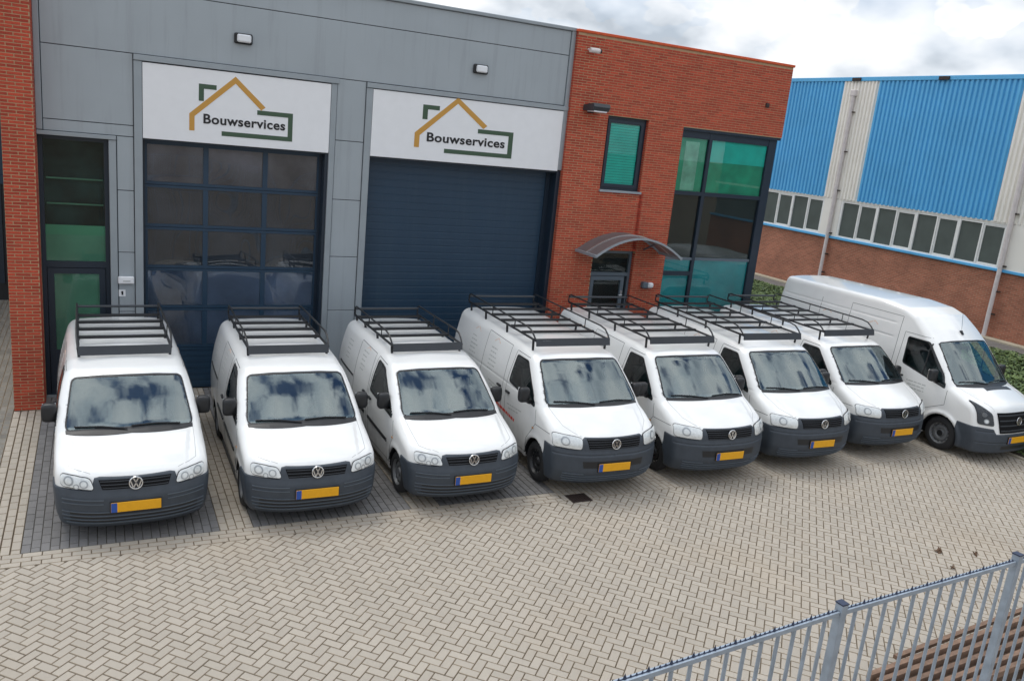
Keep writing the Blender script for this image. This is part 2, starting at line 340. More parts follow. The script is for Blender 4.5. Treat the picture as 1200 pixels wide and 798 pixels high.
def pave(zone, pieces, planes, material, maxn=300, bulk_name='paving_field'):
    """pieces: (cx,cy,ang) full stones; clipped by planes. zone: the setting object"""
    items = []
    for (x, y, a) in pieces:
        p = rect(x, y, PL-JT, PW-JT, a); q = clip(p, planes)
        if not q or area(q) < .0015: continue
        items.append((x, y, a, len(q) == 4 and abs(area(q)-area(p)) < 1e-6, ccw(q)))
    X = np.array([i[0] for i in items]); Y = np.array([i[1] for i in items]); px, py, d, fr = seen_px(X, Y)
    vis = fr & (px > -10) & (px < 1210) & (py > -10) & (py < 808); order = np.argsort(d+np.where(vis, 0, 1000))
    meshes = {}
    V = []; F = []; MI = []
    for r_, k in enumerate(order):
        x, y, a, full, q = items[k]; dz = float(rng.normal(0, .0011))
        if r_ < maxn:
            key = round(a, 4)
            if full:
                if key not in meshes:
                    v, f, mi_ = ngon_prism(rect(0, 0, PL-JT, PW-JT, a), -.05, 0); meshes[key] = rawmesh(v, f, material, midx=mi_)
                o = link('paver', meshes[key], zone, (x, y, dz))
            else:
                v, f, mi_ = ngon_prism([(p[0]-x, p[1]-y) for p in q], -.05, 0); o = link('paver', rawmesh(v, f, material, midx=mi_), zone, (x, y, dz))
        else:
            v, f, mi_ = ngon_prism(q, -.05, 0); MI += mi_; n = len(V); V += [(p[0], p[1], p[2]+dz) for p in v]; F += [tuple(i+n for i in g) for g in f]
    if V: tag(link(bulk_name, rawmesh(V, F, material, midx=MI), zone), kind='stuff')
def rows_y(x0, x1, y0, y1):     # stones lengthwise along y, columns PW wide
    nc = max(1, round((x1-x0)/PW)); w = (x1-x0)/nc; o = []
    for i in range(nc):
        y = y0-(PL/2 if i % 2 else 0)
        while y < y1: o.append((x0+(i+.5)*w, y+PL/2, math.pi/2)); y += PL
    return o
def rows_x(x0, x1, y0, y1):
    nr = max(1, round((y1-y0)/PW)); w = (y1-y0)/nr; o = []
    for i in range(nr):
        x = x0-(PL/2 if i % 2 else 0)
        while x < x1: o.append((x+PL/2, y0+(i+.5)*w, 0)); x += PL
    return o
def boxp(x0, x1, y0, y1): return [(-1, 0, -x0), (1, 0, x1), (0, -1, -y0), (0, 1, y1)]
g = MB(); g.add([(-400, -400, -.03), (400, -400, -.03), (400, 600, -.03), (-400, 600, -.03)], [(0, 1, 2, 3)])
tag(g.build('ground', m_sand), kind='structure')
YG = -5.74; YH = YG-.315
def zone(name, label): return empty(name, kind='structure', label=label)
z_h = zone('herringbone_forecourt', 'beige herringbone paving of the yard')
c45 = math.sqrt(.5); cells = []
for a in range(-160, 161):
    for b in range(-160, 161):
        s = (a-b) % 4
        if s == 0: cx_, cy_, an = a+1, b+.5, 0
        elif s == 3: cx_, cy_, an = a+.5, b+1, math.pi/2
        else: continue
        lx, ly = cx_*PW, cy_*PW; wx, wy = 7+c45*(lx-ly), -9.5+c45*(lx+ly)
        if -4 < wx < 18 and -14.5 < wy < YH+.2: cells.append((wx, wy, an+math.pi/4))
pave(z_h, cells, [(0, 1, YH-.003), (-1, 0, 3.9), (1, 0, 17.93), (0, -1, 14.3)], [m_paver, m_jointb])
z_b = zone('border_paving', 'three straight rows of beige pavers along the parking bays')
pave(z_b, rows_x(-3.9, 7.56, YH, YG), boxp(-3.9, 7.56, YH, YG), [m_paver, m_jointb])
for nm, x0, x1, y1 in (('a', .28, 2.54, .3), ('b', 2.96, 5.18, .3), ('c', 5.62, 7.56, .3)):
    pave(zone('parking_bay', 'dark grey paved parking bay'), rows_y(x0, x1, YG, y1), boxp(x0, x1, YG, y1), [m_paverd, m_jointd], 300)
for x0, x1, y1 in ((-.16, .28, -.56), (2.54, 2.96, .3), (5.18, 5.62, -.02)):
    pave(zone('bay_divider', 'beige strip of pavers between parking bays'), rows_y(x0, x1, YG, y1), boxp(x0, x1, YG, y1), [m_paver, m_jointb])
z_r = zone('van_row_paving', 'beige paving under the larger vans'); pave(z_r, rows_y(7.56, 18.2, YH, 0.0), boxp(7.56, 17.93, YH, 0.0), [m_paver, m_jointb], 300)
z_l = zone('passage_paving', 'older grey pavers in the side passage'); pave(z_l, rows_y(-3.9, -.16, YG, 9.), boxp(-3.9, -.16, YG, 9.), [m_paverg, m_jointb], 300)
# planting strip, path, kerbs on the right
k = MB(); k.box(17.94, 18.04, -16, 14, -.2, .03, bev=.01); tag(k.build('edging_kerb', m_kerb), kind='structure')
s = MB(); s.box(18.04, 27.75, -16, 20, -.2, .05); tag(s.build('planting_bed', m_soil), kind='structure')
k = MB(); k.box(27.75, 27.85, -16, 30, -.2, .09, bev=.01); tag(k.build('path_kerb', m_kerb), kind='structure')
pth = empty('footpath', kind='structure'); me = MB().box(0, .395, 0, .395, -.1, .05, bev=.006).mesh(m_path)
for i in range(3):
    for j in range(-16, 52): link('paving_slab', me, pth, (27.86+.4*i, .4*j, 0))
k = MB(); k.box(29.06, 29.38, -16, 30, -.2, .12, bev=.02); tag(k.build('wall_base_strip', m_kerb), kind='structure')
# ground-cover shrubs: a mass of leaves over low mounds
def leafmass(x0, x1, y0, y1, n, h, seed, mats, size=(.05, .11), dens=None):
    r = np.random.default_rng(seed); x = r.uniform(x0, x1, n); y = r.uniform(y0, y1, n)
    hh = h*(.45+.55*(np.sin(x*1.7+y*.6)*np.sin(y*1.3-x*.4)*.5+.5))*(.75+.25*np.sin(x*5+1)*np.sin(y*4.3))
    edge = np.clip(np.minimum(np.minimum(x-x0, x1-x), np.minimum(y-y0, y1-y))/.3, 0.12, 1); hh = hh*edge
    z = .05+hh*(1-r.random(n)**2*.8)
    a = r.uniform(0, 2*np.pi, n); tl = r.uniform(-.9, .9, n); sz = r.uniform(*size, n)
    d1 = np.stack([np.cos(a), np.sin(a), tl*.7], 1); d2 = np.stack([-np.sin(a), np.cos(a), r.uniform(-.7, .7, n)], 1)
    P = np.stack([x, y, z], 1); V = np.stack([P-d1*sz[:, None], P-d2*sz[:, None]*.45, P+d1*sz[:, None], P+d2*sz[:, None]*.45], 1).reshape(-1, 3)
    me = bpy.data.meshes.new('leaves'); me.vertices.add(len(V)); me.vertices.foreach_set('co', V.ravel()); me.loops.add(4*n); me.loops.foreach_set('vertex_index', np.arange(4*n, dtype=np.int32))
    me.polygons.add(n); me.polygons.foreach_set('loop_start', np.arange(0, 4*n, 4, dtype=np.int32)); me.polygons.foreach_set('loop_total', np.full(n, 4, np.int32))
    for m in mats: me.materials.append(m)
    me.polygons.foreach_set('material_index', (r.random(n) < .3).astype(np.int32)); me.update(); me.validate(); return me
gc = link('ground_cover_shrubs', leafmass(18.1, 27.7, -10, 15, 190000, .24, 3, [m_leaf1, m_leaf2], (.03, .065)))
tag(gc, 'green ground cover planting between the tall van and the blue hall', 'planting', kind='stuff')
dr = empty('drain_grate', (7.83, -6.02, 0), label='rusty square drain grate in the pavers in front of the first larger van', cat='drain')
d = MB(); d.box(-.18, .18, -.14, .14, -.05, .004); d.build('grate_frame', m_iron, dr)
for i in range(7): MB().box(-.15+.046*i, -.135+.046*i, -.12, .12, .002, .012).build('slot_bar', m_iron, dr)
for i, (x, y, s_, lb) in enumerate(((12.34, -9.04, .09, 'larger clump of dry leaves on the pavers behind the steel fence'), (12.05, -9.45, .05, 'tiny dark leaf crumb lying nearest the fence on the pavers'), (12.82, -9.26, .06, 'small brown leaf scrap to the right of the larger leaf clump'))):
    mb = MB()
    for q in range(7):
        a = random.uniform(0, 6.28); c_ = Vector((random.uniform(-s_, s_)*.7, random.uniform(-s_, s_)*.5, .008+.004*q)); u1 = Vector((math.cos(a), math.sin(a), random.uniform(0, .5)))*s_*.6; u2 = Vector((-math.sin(a), math.cos(a), random.uniform(-.4, .4)))*s_*.3
        mb.add([c_-u1, c_-u2, c_+u1+Vector((0, 0, .02)), c_+u2], [(0, 1, 2, 3)])
    tag(mb.build('dry_leaves', mat('dry_leaf', (.10, .055, .03), .9), loc=(x, y, 0)), lb, 'leaves', 'dry leaves on the pavers')

# ------------------------------------------------------------------ brickwork
BC, BL = .053, .22
def brickwork(thing, rects_, y_face, z1, holes, brick_len=.21, pier=False, zlo=0.):
    """individual bricks on a y=const face; rects_ = (x0,x1) runs"""
    bh = BC-.014; items = []
    x0, x1 = rects_
    nrow = int((z1-zlo)/BC)
    for r_ in range(nrow):
        za = zlo+r_*BC+.007; zb = za+bh; segs = [(x0, x1)]
        for (hx0, hx1, hz0, hz1) in holes:
            if zb > hz0+.005 and za < hz1-.005:
                ns = []
                for a, b in segs:
                    if hx1 <= a or hx0 >= b: ns.append((a, b)); continue
                    if hx0 > a: ns.append((a, hx0))
                    if hx1 < b: ns.append((hx1, b))
                segs = ns
        for a, b in segs:
            x = x0-(0 if r_ % 2 else BL/2)
            while x < b:
                xa = max(x+.007, a+.002); xb = min(x+BL-.007, b-.002)
                if xb-xa > .03: items.append((xa, xb, za, zb))
                x += BL
    cxs = np.array([(i[0]+i[1])/2 for i in items]); czs = np.array([(i[2]+i[3])/2 for i in items])
    d = np.empty((len(items), 3)); d[:, 0] = cxs-CAM[0]; d[:, 1] = y_face-CAM[1]; d[:, 2] = czs-CAM[2]; w = d@FW
    px = 600+FPX*(d@RT)/w; py = 399-FPX*(d@UP)/w; wid = np.array([i[1]-i[0] for i in items])
    vis = (px > 0) & (px < 1200) & (py > 0) & (py < 798)&((py<345)|(px<60)); key = np.linalg.norm(d, axis=1)/wid*.21+np.where(vis, 0, 1000); order = np.argsort(key)
    cache = {}; mb = MB()
    for n_, k_ in enumerate(order):
        xa, xb, za, zb = items[k_]; pr = .0015+random.random()*.002
        if n_ < 300:
            w_ = round(xb-xa, 3)
            if w_ not in cache: cache[w_] = MB().box(-w_/2, w_/2, -.004, .03, -bh/2, bh/2, bev=.0025).mesh(m_brick)
            link('brick', cache[w_], thing, ((xa+xb)/2, y_face-pr+.004, (za+zb)/2))
        else:
            V = [(xa, y_face+.03, za), (xb, y_face+.03, za), (xb, y_face+.03, zb), (xa, y_face+.03, zb), (xa, y_face-pr, za), (xb, y_face-pr, za), (xb, y_face-pr, zb), (xa, y_face-pr, zb)]
            mb.add(V, [(4, 5, 6, 7), (0, 1, 5, 4), (1, 2, 6, 5), (2, 3, 7, 6), (3, 0, 4, 7)])
    if mb.V: tag(link('brick_courses', rawmesh(mb.V, mb.F, m_brick), thing), kind='stuff')

# pier on the left
pier = empty('brick_pier', (0, 0, 0), label='tall narrow red brick pier at the left end of the grey building', cat='brick pier')
brickwork(pier, (-.15, .30), -.55, 8.2, [])
MB().box(-.15, .30, -.546, 7, 0, 8.4).build('mortar_core', m_mortar, pier)
# sides of the pier as brick bands (right return)
mb = MB()
for r_ in range(155):
    for q in range(3): mb.box(.296, .304, -.55+.01+q*.18+(.05 if r_ % 2 else 0), -.55+.17+q*.18+(.05 if r_ % 2 else 0), r_*BC+.005, r_*BC+BC-.005)
tag(mb.build('side_courses', m_brick, pier), kind='stuff')

# ------------------------------------------------------------------ grey hall
hall = empty('grey_workshop_hall', (0, 0, 0), label='grey clad workshop hall with two big garage doors under white signs', cat='workshop')
MB().box(.30, 10.24, .6, 9, 0, 7.55).build('hall_core', m_room, hall)
mb = MB()     # dark joint backing behind the panels
mb.box(.30, 10.26, .012, .6, 4.74, 7.55); mb.box(1.49, 1.91, .012, .6, 0, 4.74); mb.box(5.16, 5.97, .012, .6, 0, 4.74); mb.box(.30, 1.5, .012, .6, 4.64, 4.76)
mb.build('panel_backing', m_joint, hall)
def panel(x0, x1, z0, z1, y=-.0, t=.03, m=m_grey, nm='cladding_panel', j=.006):
    return MB().box(x0+j, x1-j, y, y+t, z0+j, z1-j, bev=.005).build(nm, m, hall)
TOP = 7.65
panel(.40, 10.15, 7.09, TOP-.07); panel(.40, 10.15, 6.07, 7.09); panel(.40, 1.77, 4.88, 6.07); panel(.40, 1.77, 4.69, 4.88)
for z0, z1 in ((3.77, 4.69), (2.68, 3.77), (1.6, 2.68), (.52, 1.6), (0, .52)): panel(1.50, 1.77, z0, z1)
for z0, z1 in ((4.94, 6.07), (3.82, 4.94), (2.70, 3.82), (1.61, 2.70), (.5, 1.61), (0, .5)): panel(5.27, 5.83, z0, z1)
def trim(x0, x1, z0, z1, y0=-.03, y1=.3): return MB().box(x0, x1, y0, y1, z0, z1, bev=.006).build('trim_strip', m_greytrim, hall)
trim(.305, .395, 4.70, TOP-.07, -.035, .05); trim(.305, 1.495, 4.62, 4.688, -.05); trim(1.375, 1.492, 0, 4.617, -.02, .3)
trim(1.775, 1.908, 0, 5.965); trim(1.775, 5.30, 5.97, 6.066, -.05, .05); trim(5.157, 5.266, 0, 5.965); trim(5.834, 5.962, 0, 5.965)
trim(5.834, 10.275, 5.97, 6.062, -.05, .05); trim(10.152, 10.25, 4.72, TOP-.07, -.035, .05)
MB().box(.28, 10.262, -.05, .6, TOP-.07, TOP, bev=.01).build('roof_edge', m_greytrim, hall)
# door reveals
mb = MB(); mb.box(10.155, 10.245, .0, .6, 0, 4.70); mb.build('door_reveal', m_navy, hall)
# left entrance: frame, film, door
ent = MB(); X0, X1 = .305, 1.372; Yf = .20
def frame_rect(mb, x0, x1, z0, z1, w, y0, y1, mi=0):
    mb.box(x0, x0+w, y0, y1, z0, z1, mi); mb.box(x1-w, x1, y0, y1, z0, z1, mi); mb.box(x0+w, x1-w, y0, y1, z0, z0+w, mi); mb.box(x0+w, x1-w, y0, y1, z1-w, z1, mi)
e_ = empty('entrance_front'); e_.parent = hall
mb = MB(); frame_rect(mb, X0, X1, 0, 4.62, .07, Yf-.04, Yf+.06); mb.box(X0+.07, X1-.07, Yf-.03, Yf+.05, 2.36, 2.47); mb.build('frame', m_navy, e_)
MB().box(X0+.07, X1-.07, Yf, Yf+.008, 2.47, 4.55).build('pane', m_pane, e_)
MB().box(X0+.07, X1-.07, Yf+.012, Yf+.02, 2.47, 2.93).build('green_film', m_greenfilm, e_)
MB().box(X0+.07, X1-.07, Yf+.010, Yf+.024, 2.93, 3.10).build('green_band', mat('band_green', s2l((70, 140, 108)), .6), e_)
for z in (3.42, 3.86): MB().box(X0+.09, X1-.09, Yf+.3, Yf+.34, z, z+.025).build('shelf', m_greenfilm, e_)
for i in range(0):
    sx = X0+.15+random.random()*.75; sz = random.choice((3.445, 3.885)); MB().box(sx, sx+.08, Yf+.3, Yf+.36, sz, sz+random.uniform(.08, .22), bev=.01).build('shelf_item', mat('shelf_item%d' % (i % 3), [(.05, .08, .11), (.08, .06, .04), (.05, .10, .09)][i % 3], .7), e_)
dl = MB(); frame_rect(dl, X0+.08, X1-.08, .03, 2.35, .10, Yf-.035, Yf+.03); dl.box(X0+.18, X1-.18, Yf-.02, Yf+.02, .13, .86); dl.build('door_leaf', m_navy, e_)
MB().box(X0+.18, X1-.18, Yf, Yf+.008, .86, 2.25).build('door_pane', m_pane, e_); MB().box(X0+.18, X1-.18, Yf+.012, Yf+.02, .86, 2.25).build('door_film', m_greenfilm, e_)
MB().box(X0, X1, Yf-.1, Yf+.1, 0, .03).build('threshold', m_greytrim, e_)
MB().box(.30, 1.49, .58, .59, 0, 4.7).build('room_back', mat('entrance_room', s2l((34, 58, 58)), .9, var=.6, vscale=2.2), e_)
# garage door 1: glazed sections
def garage_glazed(x0, x1, z1, y):
    gd = empty('garage_door'); gd.parent = hall; gd['label'] = 'glazed navy sectional garage door'
    MB().box(x0, x0+.05, y-.02, y+.07, 0, z1).build('side_guide', m_navy, gd); MB().box(x1-.10, x1, y-.02, y+.07, 0, z1).build('side_guide', m_navy, gd)
    zs = [.83, 1.60, 2.36, 3.12, 3.88, z1-.02]; xs = [x0+.05, 2.985, 4.045, x1-.10]
    for i, z in enumerate(zs[:-1]):
        zt = zs[i+1]
        mb = MB(); mb.box(xs[0], xs[3], y-.012, y+.04, z-.055+.004, z-.004); mb.box(xs[0], xs[3], y-.012, y+.04, z+.004, z+.055)
        for xm in xs[1:3]: mb.box(xm-.045, xm+.045, y-.010, y+.04, z+.055, zt-.055)
        mb.box(xs[0], xs[0]+.035, y-.010, y+.04, z+.055, zt-.055); mb.box(xs[3]-.035, xs[3], y-.010, y+.04, z+.055, zt-.055)
        mb.build('door_section', m_navydoor, gd)
        bk = mat('pane_reflection%d' % i, s2l([(124, 136, 160), (120, 130, 152), (84, 84, 90), (88, 86, 92), (140, 130, 134)][i]), .8, var=.55, vscale=1.1)  # added sheets: each pane row's reflections are painted into their colour
        for q in range(3):
            MB().box(xs[q]+.03, xs[q+1]-.03, y+.006, y+.014, z+.05, zt-.05).build('pane', m_paved, gd); MB().box(xs[q]+.03, xs[q+1]-.03, y+.022, y+.026, z+.05, zt-.05).build('reflection_sheet', bk, gd)
    MB().box(xs[0], xs[3], y-.012, y+.04, z1-.075, z1).build('top_rail', m_navydoor, gd)
    mb = MB(); mb.box(xs[0], xs[3], y, y+.04, .02, .775)
    for q in range(6): mb.box(xs[0], xs[3], y-.008, y, .06+.12*q, .13+.12*q)
    mb.build('bottom_section', m_navydoor, gd)
    mb = MB(); mb.box(x0, x1, .50, .505, 0, z1)
    mb.build('workshop_interior', m_roomg, gd)
    for xx, zz, w, h, m_ in ((2.2, .8, .5, 1.1, (.10, .12, .16)), (2.9, 3.2, .9, .9, (.13, .10, .09)), (4.2, 3.3, .6, .8, (.14, .13, .13)), (3.4, 1.6, .8, .6, (.05, .07, .12)), (4.4, 1.2, .5, 1.2, (.12, .12, .14))):
        MB().box(xx, xx+w, .40, .49, zz, zz+h, bev=.03).build('stored_item', mat('stored%d' % int(xx*10), m_, .8, var=.4, vscale=3), gd)
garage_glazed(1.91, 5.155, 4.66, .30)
MB().box(1.91, 5.155, 0.02, .37, 4.66, 4.72).build('door_head', m_navy, hall)
MB().box(5.10, 5.158, .02, .6, 0, 4.66).build('door_reveal', m_navy, hall)
MB().box(5.962, 10.155, 0.02, .37, 4.66, 4.72).build('door_head', m_navy, hall)
gd = empty('garage_door'); gd.parent = hall; gd['label'] = 'closed solid navy sectional garage door'
y = .30; nsec = 8; hs = 4.66/nsec
for i in range(nsec):
    mb = MB(); mb.box(5.97, 10.06, y, y+.04, i*hs+.004, (i+1)*hs-.004)
    for q in range(4): mb.prism([(5.975, 0)]*0 or [(y, i*hs+.03+q*hs/4), (y-.0035, i*hs+.034+q*hs/4), (y-.0035, i*hs+.022+(q+.88)*hs/4), (y, i*hs+.026+(q+.88)*hs/4)], 'x', 5.975, 10.055)
    mb.build('door_section', m_navydoor, gd)
MB().box(10.06, 10.155, y-.03, y+.05, 0, 4.66).build('side_guide', m_navy, gd)
# small boxes on the column
lb = empty('key_box', (1.62, -.02, 2.19), label='long pale box fixed on the grey column beside the left entrance', cat='box')
MB().box(-.13, .13, -.07, 0, -.065, .065, bev=.015).build('box_body', m_signw, lb); MB().box(-.05, .07, -.075, -.069, -.02, .0).build('slot', m_text, lb)
sg = empty('small_notice', (1.555, -.005, 1.945), label='tiny white square notice with a dark symbol below the pale box', cat='notice')
MB().box(-.055, .055, -.006, .004, -.06, .06).build('plate', m_signw, sg); MB().box(-.012, .018, -.009, -.005, -.035, .035).build('symbol', m_black2, sg); MB().box(-.02, .0, -.009, -.005, .005, .022).build('symbol', m_black2, sg)
# bulkhead lamps
for x, z, lbl in ((3.555, 6.54, 'square bulkhead lamp on the grey wall above the left Bouwservices sign'), (8.145, 6.575, 'square bulkhead lamp on the grey wall above the right Bouwservices sign')):
    l = empty('wall_lamp', (x, 0, z), label=lbl, cat='wall lamp', group='bulkhead lamps above the signs')
    MB().box(-.155, .155, -.07, .01, -.09, .09, bev=.02).build('housing', m_black, l); MB().box(-.115, .125, -.115, -.06, -.065, .07, bev=.025).build('cover', m_lampglass, l)
# signs
def poly_obj(name, pts, y0, y1, m, parent, org):
    mb = MB(); mb.prism([(p[0]-org[0], p[1]-org[1]) for p in pts], 'y', y0, y1); return mb.build(name, m, parent)
def text_obj(txt, x0, x1, zb, cap, parent, org, y, m, shear_dz=0):
    c = bpy.data.curves.new('t', 'FONT'); c.body = txt; c.size = 1; c.extrude = .004; c.offset = .024; c.resolution_u = 6; c.space_character = 1.06
    o = bpy.data.objects.new('tmp', c); COL.objects.link(o); bpy.context.view_layer.update()
    me = bpy.data.meshes.new_from_object(o.evaluated_get(bpy.context.evaluated_depsgraph_get())); COL.objects.unlink(o); bpy.data.objects.remove(o)
    co = np.empty(len(me.vertices)*3); me.vertices.foreach_get('co', co); co = co.reshape(-1, 3)
    w = co[:, 0].max()-co[:, 0].min(); kx = (x1-x0)/w; ky = cap/.70
    n = np.empty_like(co); n[:, 0] = (co[:, 0]-co[:, 0].min())*kx+x0-org[0]; n[:, 2] = co[:, 1]*ky+zb-org[1]+shear_dz*((co[:, 0]-co[:, 0].min())/w); n[:, 1] = y-co[:, 2]
    me.vertices.foreach_set('co', n.ravel()); me.materials.clear(); me.materials.append(m); me.update(); return link('lettering', me, parent)
def sign(x0, x1, z0, z1, lbl, G, C_, R_, T):
    ox, oz = (x0+x1)/2, z0
    s_ = empty('company_sign', (ox, 0, oz), label=lbl, cat='sign', group='Bouwservices signs over the garage doors')
    MB().box(x0-ox, x1-ox, -.030, .03, 0, z1-z0, bev=.004).build('sign_board', m_signw, s_)
    o = (ox, oz)
    # gold roof as outer/inner strip, split in quads
    for q in ((7, 0, 1, 2), (7, 2, 3, 6), (6, 3, 4, 5)): poly_obj('roof_line', [G[i] for i in q], -.034, -.028, m_gold, s_, o)
    for q in ((0, 1, 2, 3), (0, 3, 4, 5)): poly_obj('green_corner', [C_[i] for i in q], -.034, -.028, m_green, s_, o)
    for q in ((0, 1, 6, 7), (1, 2, 5, 6), (2, 3, 4, 5)): poly_obj('green_bracket', [R_[i] for i in q], -.034, -.028, m_green, s_, o)
    text_obj('Bouwservices', T[0], T[1], T[2], T[3], s_, o, -.033, m_black2)
sign(1.915, 5.15, 4.69, 5.95, 'left white Bouwservices sign above the glazed garage door',
     [(2.665, 4.89), (2.752, 4.89), (2.752, 5.14), (3.437, 5.765), (3.89, 5.345), (3.965, 5.405), (3.435, 5.885), (2.665, 5.18)],
     [(2.82, 5.70), (3.115, 5.70), (3.115, 5.62), (2.905, 5.62), (2.905, 5.41), (2.82, 5.41)],
     [(3.82, 5.345), (4.46, 5.345), (4.46, 4.84), (3.21, 4.84), (3.21, 4.92), (4.375, 4.92), (4.375, 5.265), (3.82, 5.265)], (2.90, 4.325, 5.035, .16))
sign(5.965, 10.15, 4.70, 5.955, 'right white Bouwservices sign above the solid garage door',
     [(6.845, 4.945), (6.95, 4.945), (6.95, 5.18), (7.718, 5.86), (8.315, 5.42), (8.40, 5.485), (7.715, 5.98), (6.845, 5.225)],
     [(6.985, 5.775), (7.335, 5.775), (7.335, 5.69), (7.09, 5.69), (7.09, 5.495), (6.985, 5.495)],
     [(8.20, 5.41), (9.01, 5.41), (9.01, 4.875), (7.49, 4.875), (7.49, 4.96), (8.905, 4.96), (8.905, 5.325), (8.20, 5.325)], (7.105, 8.83, 5.08, .17))

# ------------------------------------------------------------------ brick office
off = empty('brick_office', (0, 0, 0), label='red brick office block with corner glazing right of the grey hall', cat='office building')
YB = -.12; BX0, BX1, BT = 10.25, 16.25, 7.58
holes = [(11.22, 12.30, 4.38, 5.98), (11.26, 12.40, 0, 3.02), (13.27, BX1+.1, -.1, 5.92)]
brickwork(off, (BX0, BX1), YB, BT-.02, holes)
core = MB(); yb0, yb1 = YB+.003, YB+.2
for x0, x1, z0, z1 in ((BX0, 11.22, 0, BT), (11.22, 12.30, 5.98, BT), (11.22, 11.26, 0, 4.38), (11.26, 12.40, 3.02, 4.38), (12.30, 12.40, 3.02, 5.98), (12.40, 13.27, 0, 5.98), (12.30, 13.27, 5.98, BT), (13.27, BX1, 5.92, BT)):
    core.box(x0, x1, yb0, yb1, z0, z1)
core.build('mortar_wall', m_mortar, off)
rv = MB()      # brick return faces of the openings and the left corner
for (x, z0, z1, sgn) in ((12.298, 4.38, 5.98, -1), (12.398, 0, 3.02, -1)):
    for r_ in range(int((z1-z0)/BC)): rv.box(x-.004, x+.002, YB+.005, YB+.12, z0+r_*BC+.005, z0+(r_+1)*BC-.005)
for r_ in range(int(BT/BC)): rv.box(BX0-.004, BX0+.002, YB+.002, YB+.11, r_*BC+.005, (r_+1)*BC-.005)
tag(rv.build('return_courses', m_brick, off), kind='stuff')
mb = MB(); mb.box(BX0+.01, BX1-.01, 6.0*0+YB+.2, 9, 5.93, BT-.01); mb.box(BX0+.01, 13.2, .45, 9, 0, 5.93); mb.box(BX1-.14, BX1-.13, .3, 9, 0, 5.92); mb.build('office_core', m_room, off)
MB().box(BX0-.02, BX1+.03, YB-.03, 9, BT, BT+.055, bev=.008).build('coping', m_coping, off)
MB().box(13.27, BX1-.002, YB+.02, 1.0, 5.86, 5.918).build('soffit', m_navy, off)
MB().box(BX1-.02, BX1-.001, YB+.2, 9, 5.93, BT-.01).build('side_wall', m_coping, off)
# small window
w = empty('window'); w.parent = off
mb = MB(); frame_rect(mb, 11.225, 12.295, 4.385, 5.975, .055, -.03, .05); frame_rect(mb, 11.285, 12.235, 4.445, 5.915, .075, -.05, .03); mb.build('frame', m_navy, w)
MB().box(11.35, 12.17, -.012, -.004, 4.51, 5.85).build('pane', m_pane, w); 
mb = MB()
for i in range(24): mb.box(11.31, 12.21, .006, .010, 4.5+i*.058, 4.5+i*.058+.052)
mb.build('blind', m_blind, w)
MB().box(11.20, 12.32, YB-.05, -.02, 4.335, 4.382, bev=.004).build('sill', m_greytrim, w)
# corner glazing
w = empty('corner_glazing'); w.parent = off
ZR = [(0.0, 2.52), (2.52, 2.88), (2.88, 4.44), (4.44, 5.86)]
yg = -.0
mb = MB(); mb.box(13.275, 13.33, yg-.04, yg+.06, 0, 5.86); mb.box(14.13, 14.22, yg-.045, yg+.06, 0, 5.86); mb.box(15.95, 16.19, yg-.05, yg+.12, 0, 5.86); mb.build('mullion', m_navy, w)
MB().box(13.33, 16.0, yg-.04, yg+.055, 5.70, 5.86).build('head_rail', m_navy, w)
MB().box(13.33, 15.98, yg-.042, yg+.06, 4.39, 4.48).build('transom', m_navy, w)
MB().box(13.33, 15.98, yg-.035, yg+.06, 2.84, 2.90).build('transom', m_greyframe, w)
MB().box(13.33, 14.13, yg-.038, yg+.06, 2.46, 2.56).build('transom', m_navy, w)
MB().box(13.33, 15.98, yg-.038, yg+.06, 0.0, .12).build('transom', m_navy, w)
for x0, x1 in ((13.33, 14.13), (14.22, 15.97)):
    for z0, z1 in ((.12, 2.46), (2.56, 2.84), (2.9, 4.39), (4.48, 5.70)): MB().box(x0, x1, yg, yg+.008, z0-(.1 if (z0 > 2.5 and z0 < 2.6 and x0 > 14) else 0), z1).build('pane', m_pane, w)
MB().box(13.35, 14.12, yg+.018, yg+.024, 4.48, 5.70).build('blind', m_blind2, w); MB().box(14.24, 15.95, yg+.018, yg+.024, 4.48, 5.70).build('blind', m_blind2, w)
MB().box(14.24, 15.95, yg+.012, yg+.016, 5.2, 5.70).build('blind', m_blind, w)
MB().box(13.5, 13.9, yg+.010, yg+.0115, 4.5, 5.62).build('pale_poster', mat('poster', s2l((130, 190, 168)), .7, var=.3, vscale=4), w)
MB().box(13.35, 15.95, yg+.02, yg+.026, .1, 2.84).build('teal_film', m_film, w)
MB().box(13.35, 14.1, yg+.03, yg+.04, 2.9, 4.39).build('room_back', m_room, w); MB().box(14.24, 15.95, yg+.03, yg+.04, 2.9, 4.39).build('room_back', m_room, w)
# side glazing of the corner
mb = MB()
for yy in (1.5, 3.0, 4.5, 6.0, 7.5): mb.box(16.13, 16.2, yy-.05, yy+.05, 0, 5.86)
mb.box(16.13, 16.2, .12, 9, 4.39, 4.48); mb.box(16.13, 16.2, .12, 9, 2.84, 2.9); mb.box(16.13, 16.2, .12, 9, 0, .12); mb.build('side_mullions', m_navy, w)
MB().box(16.16, 16.168, .12, 9, .1, 5.86).build('side_pane', m_pane, w)
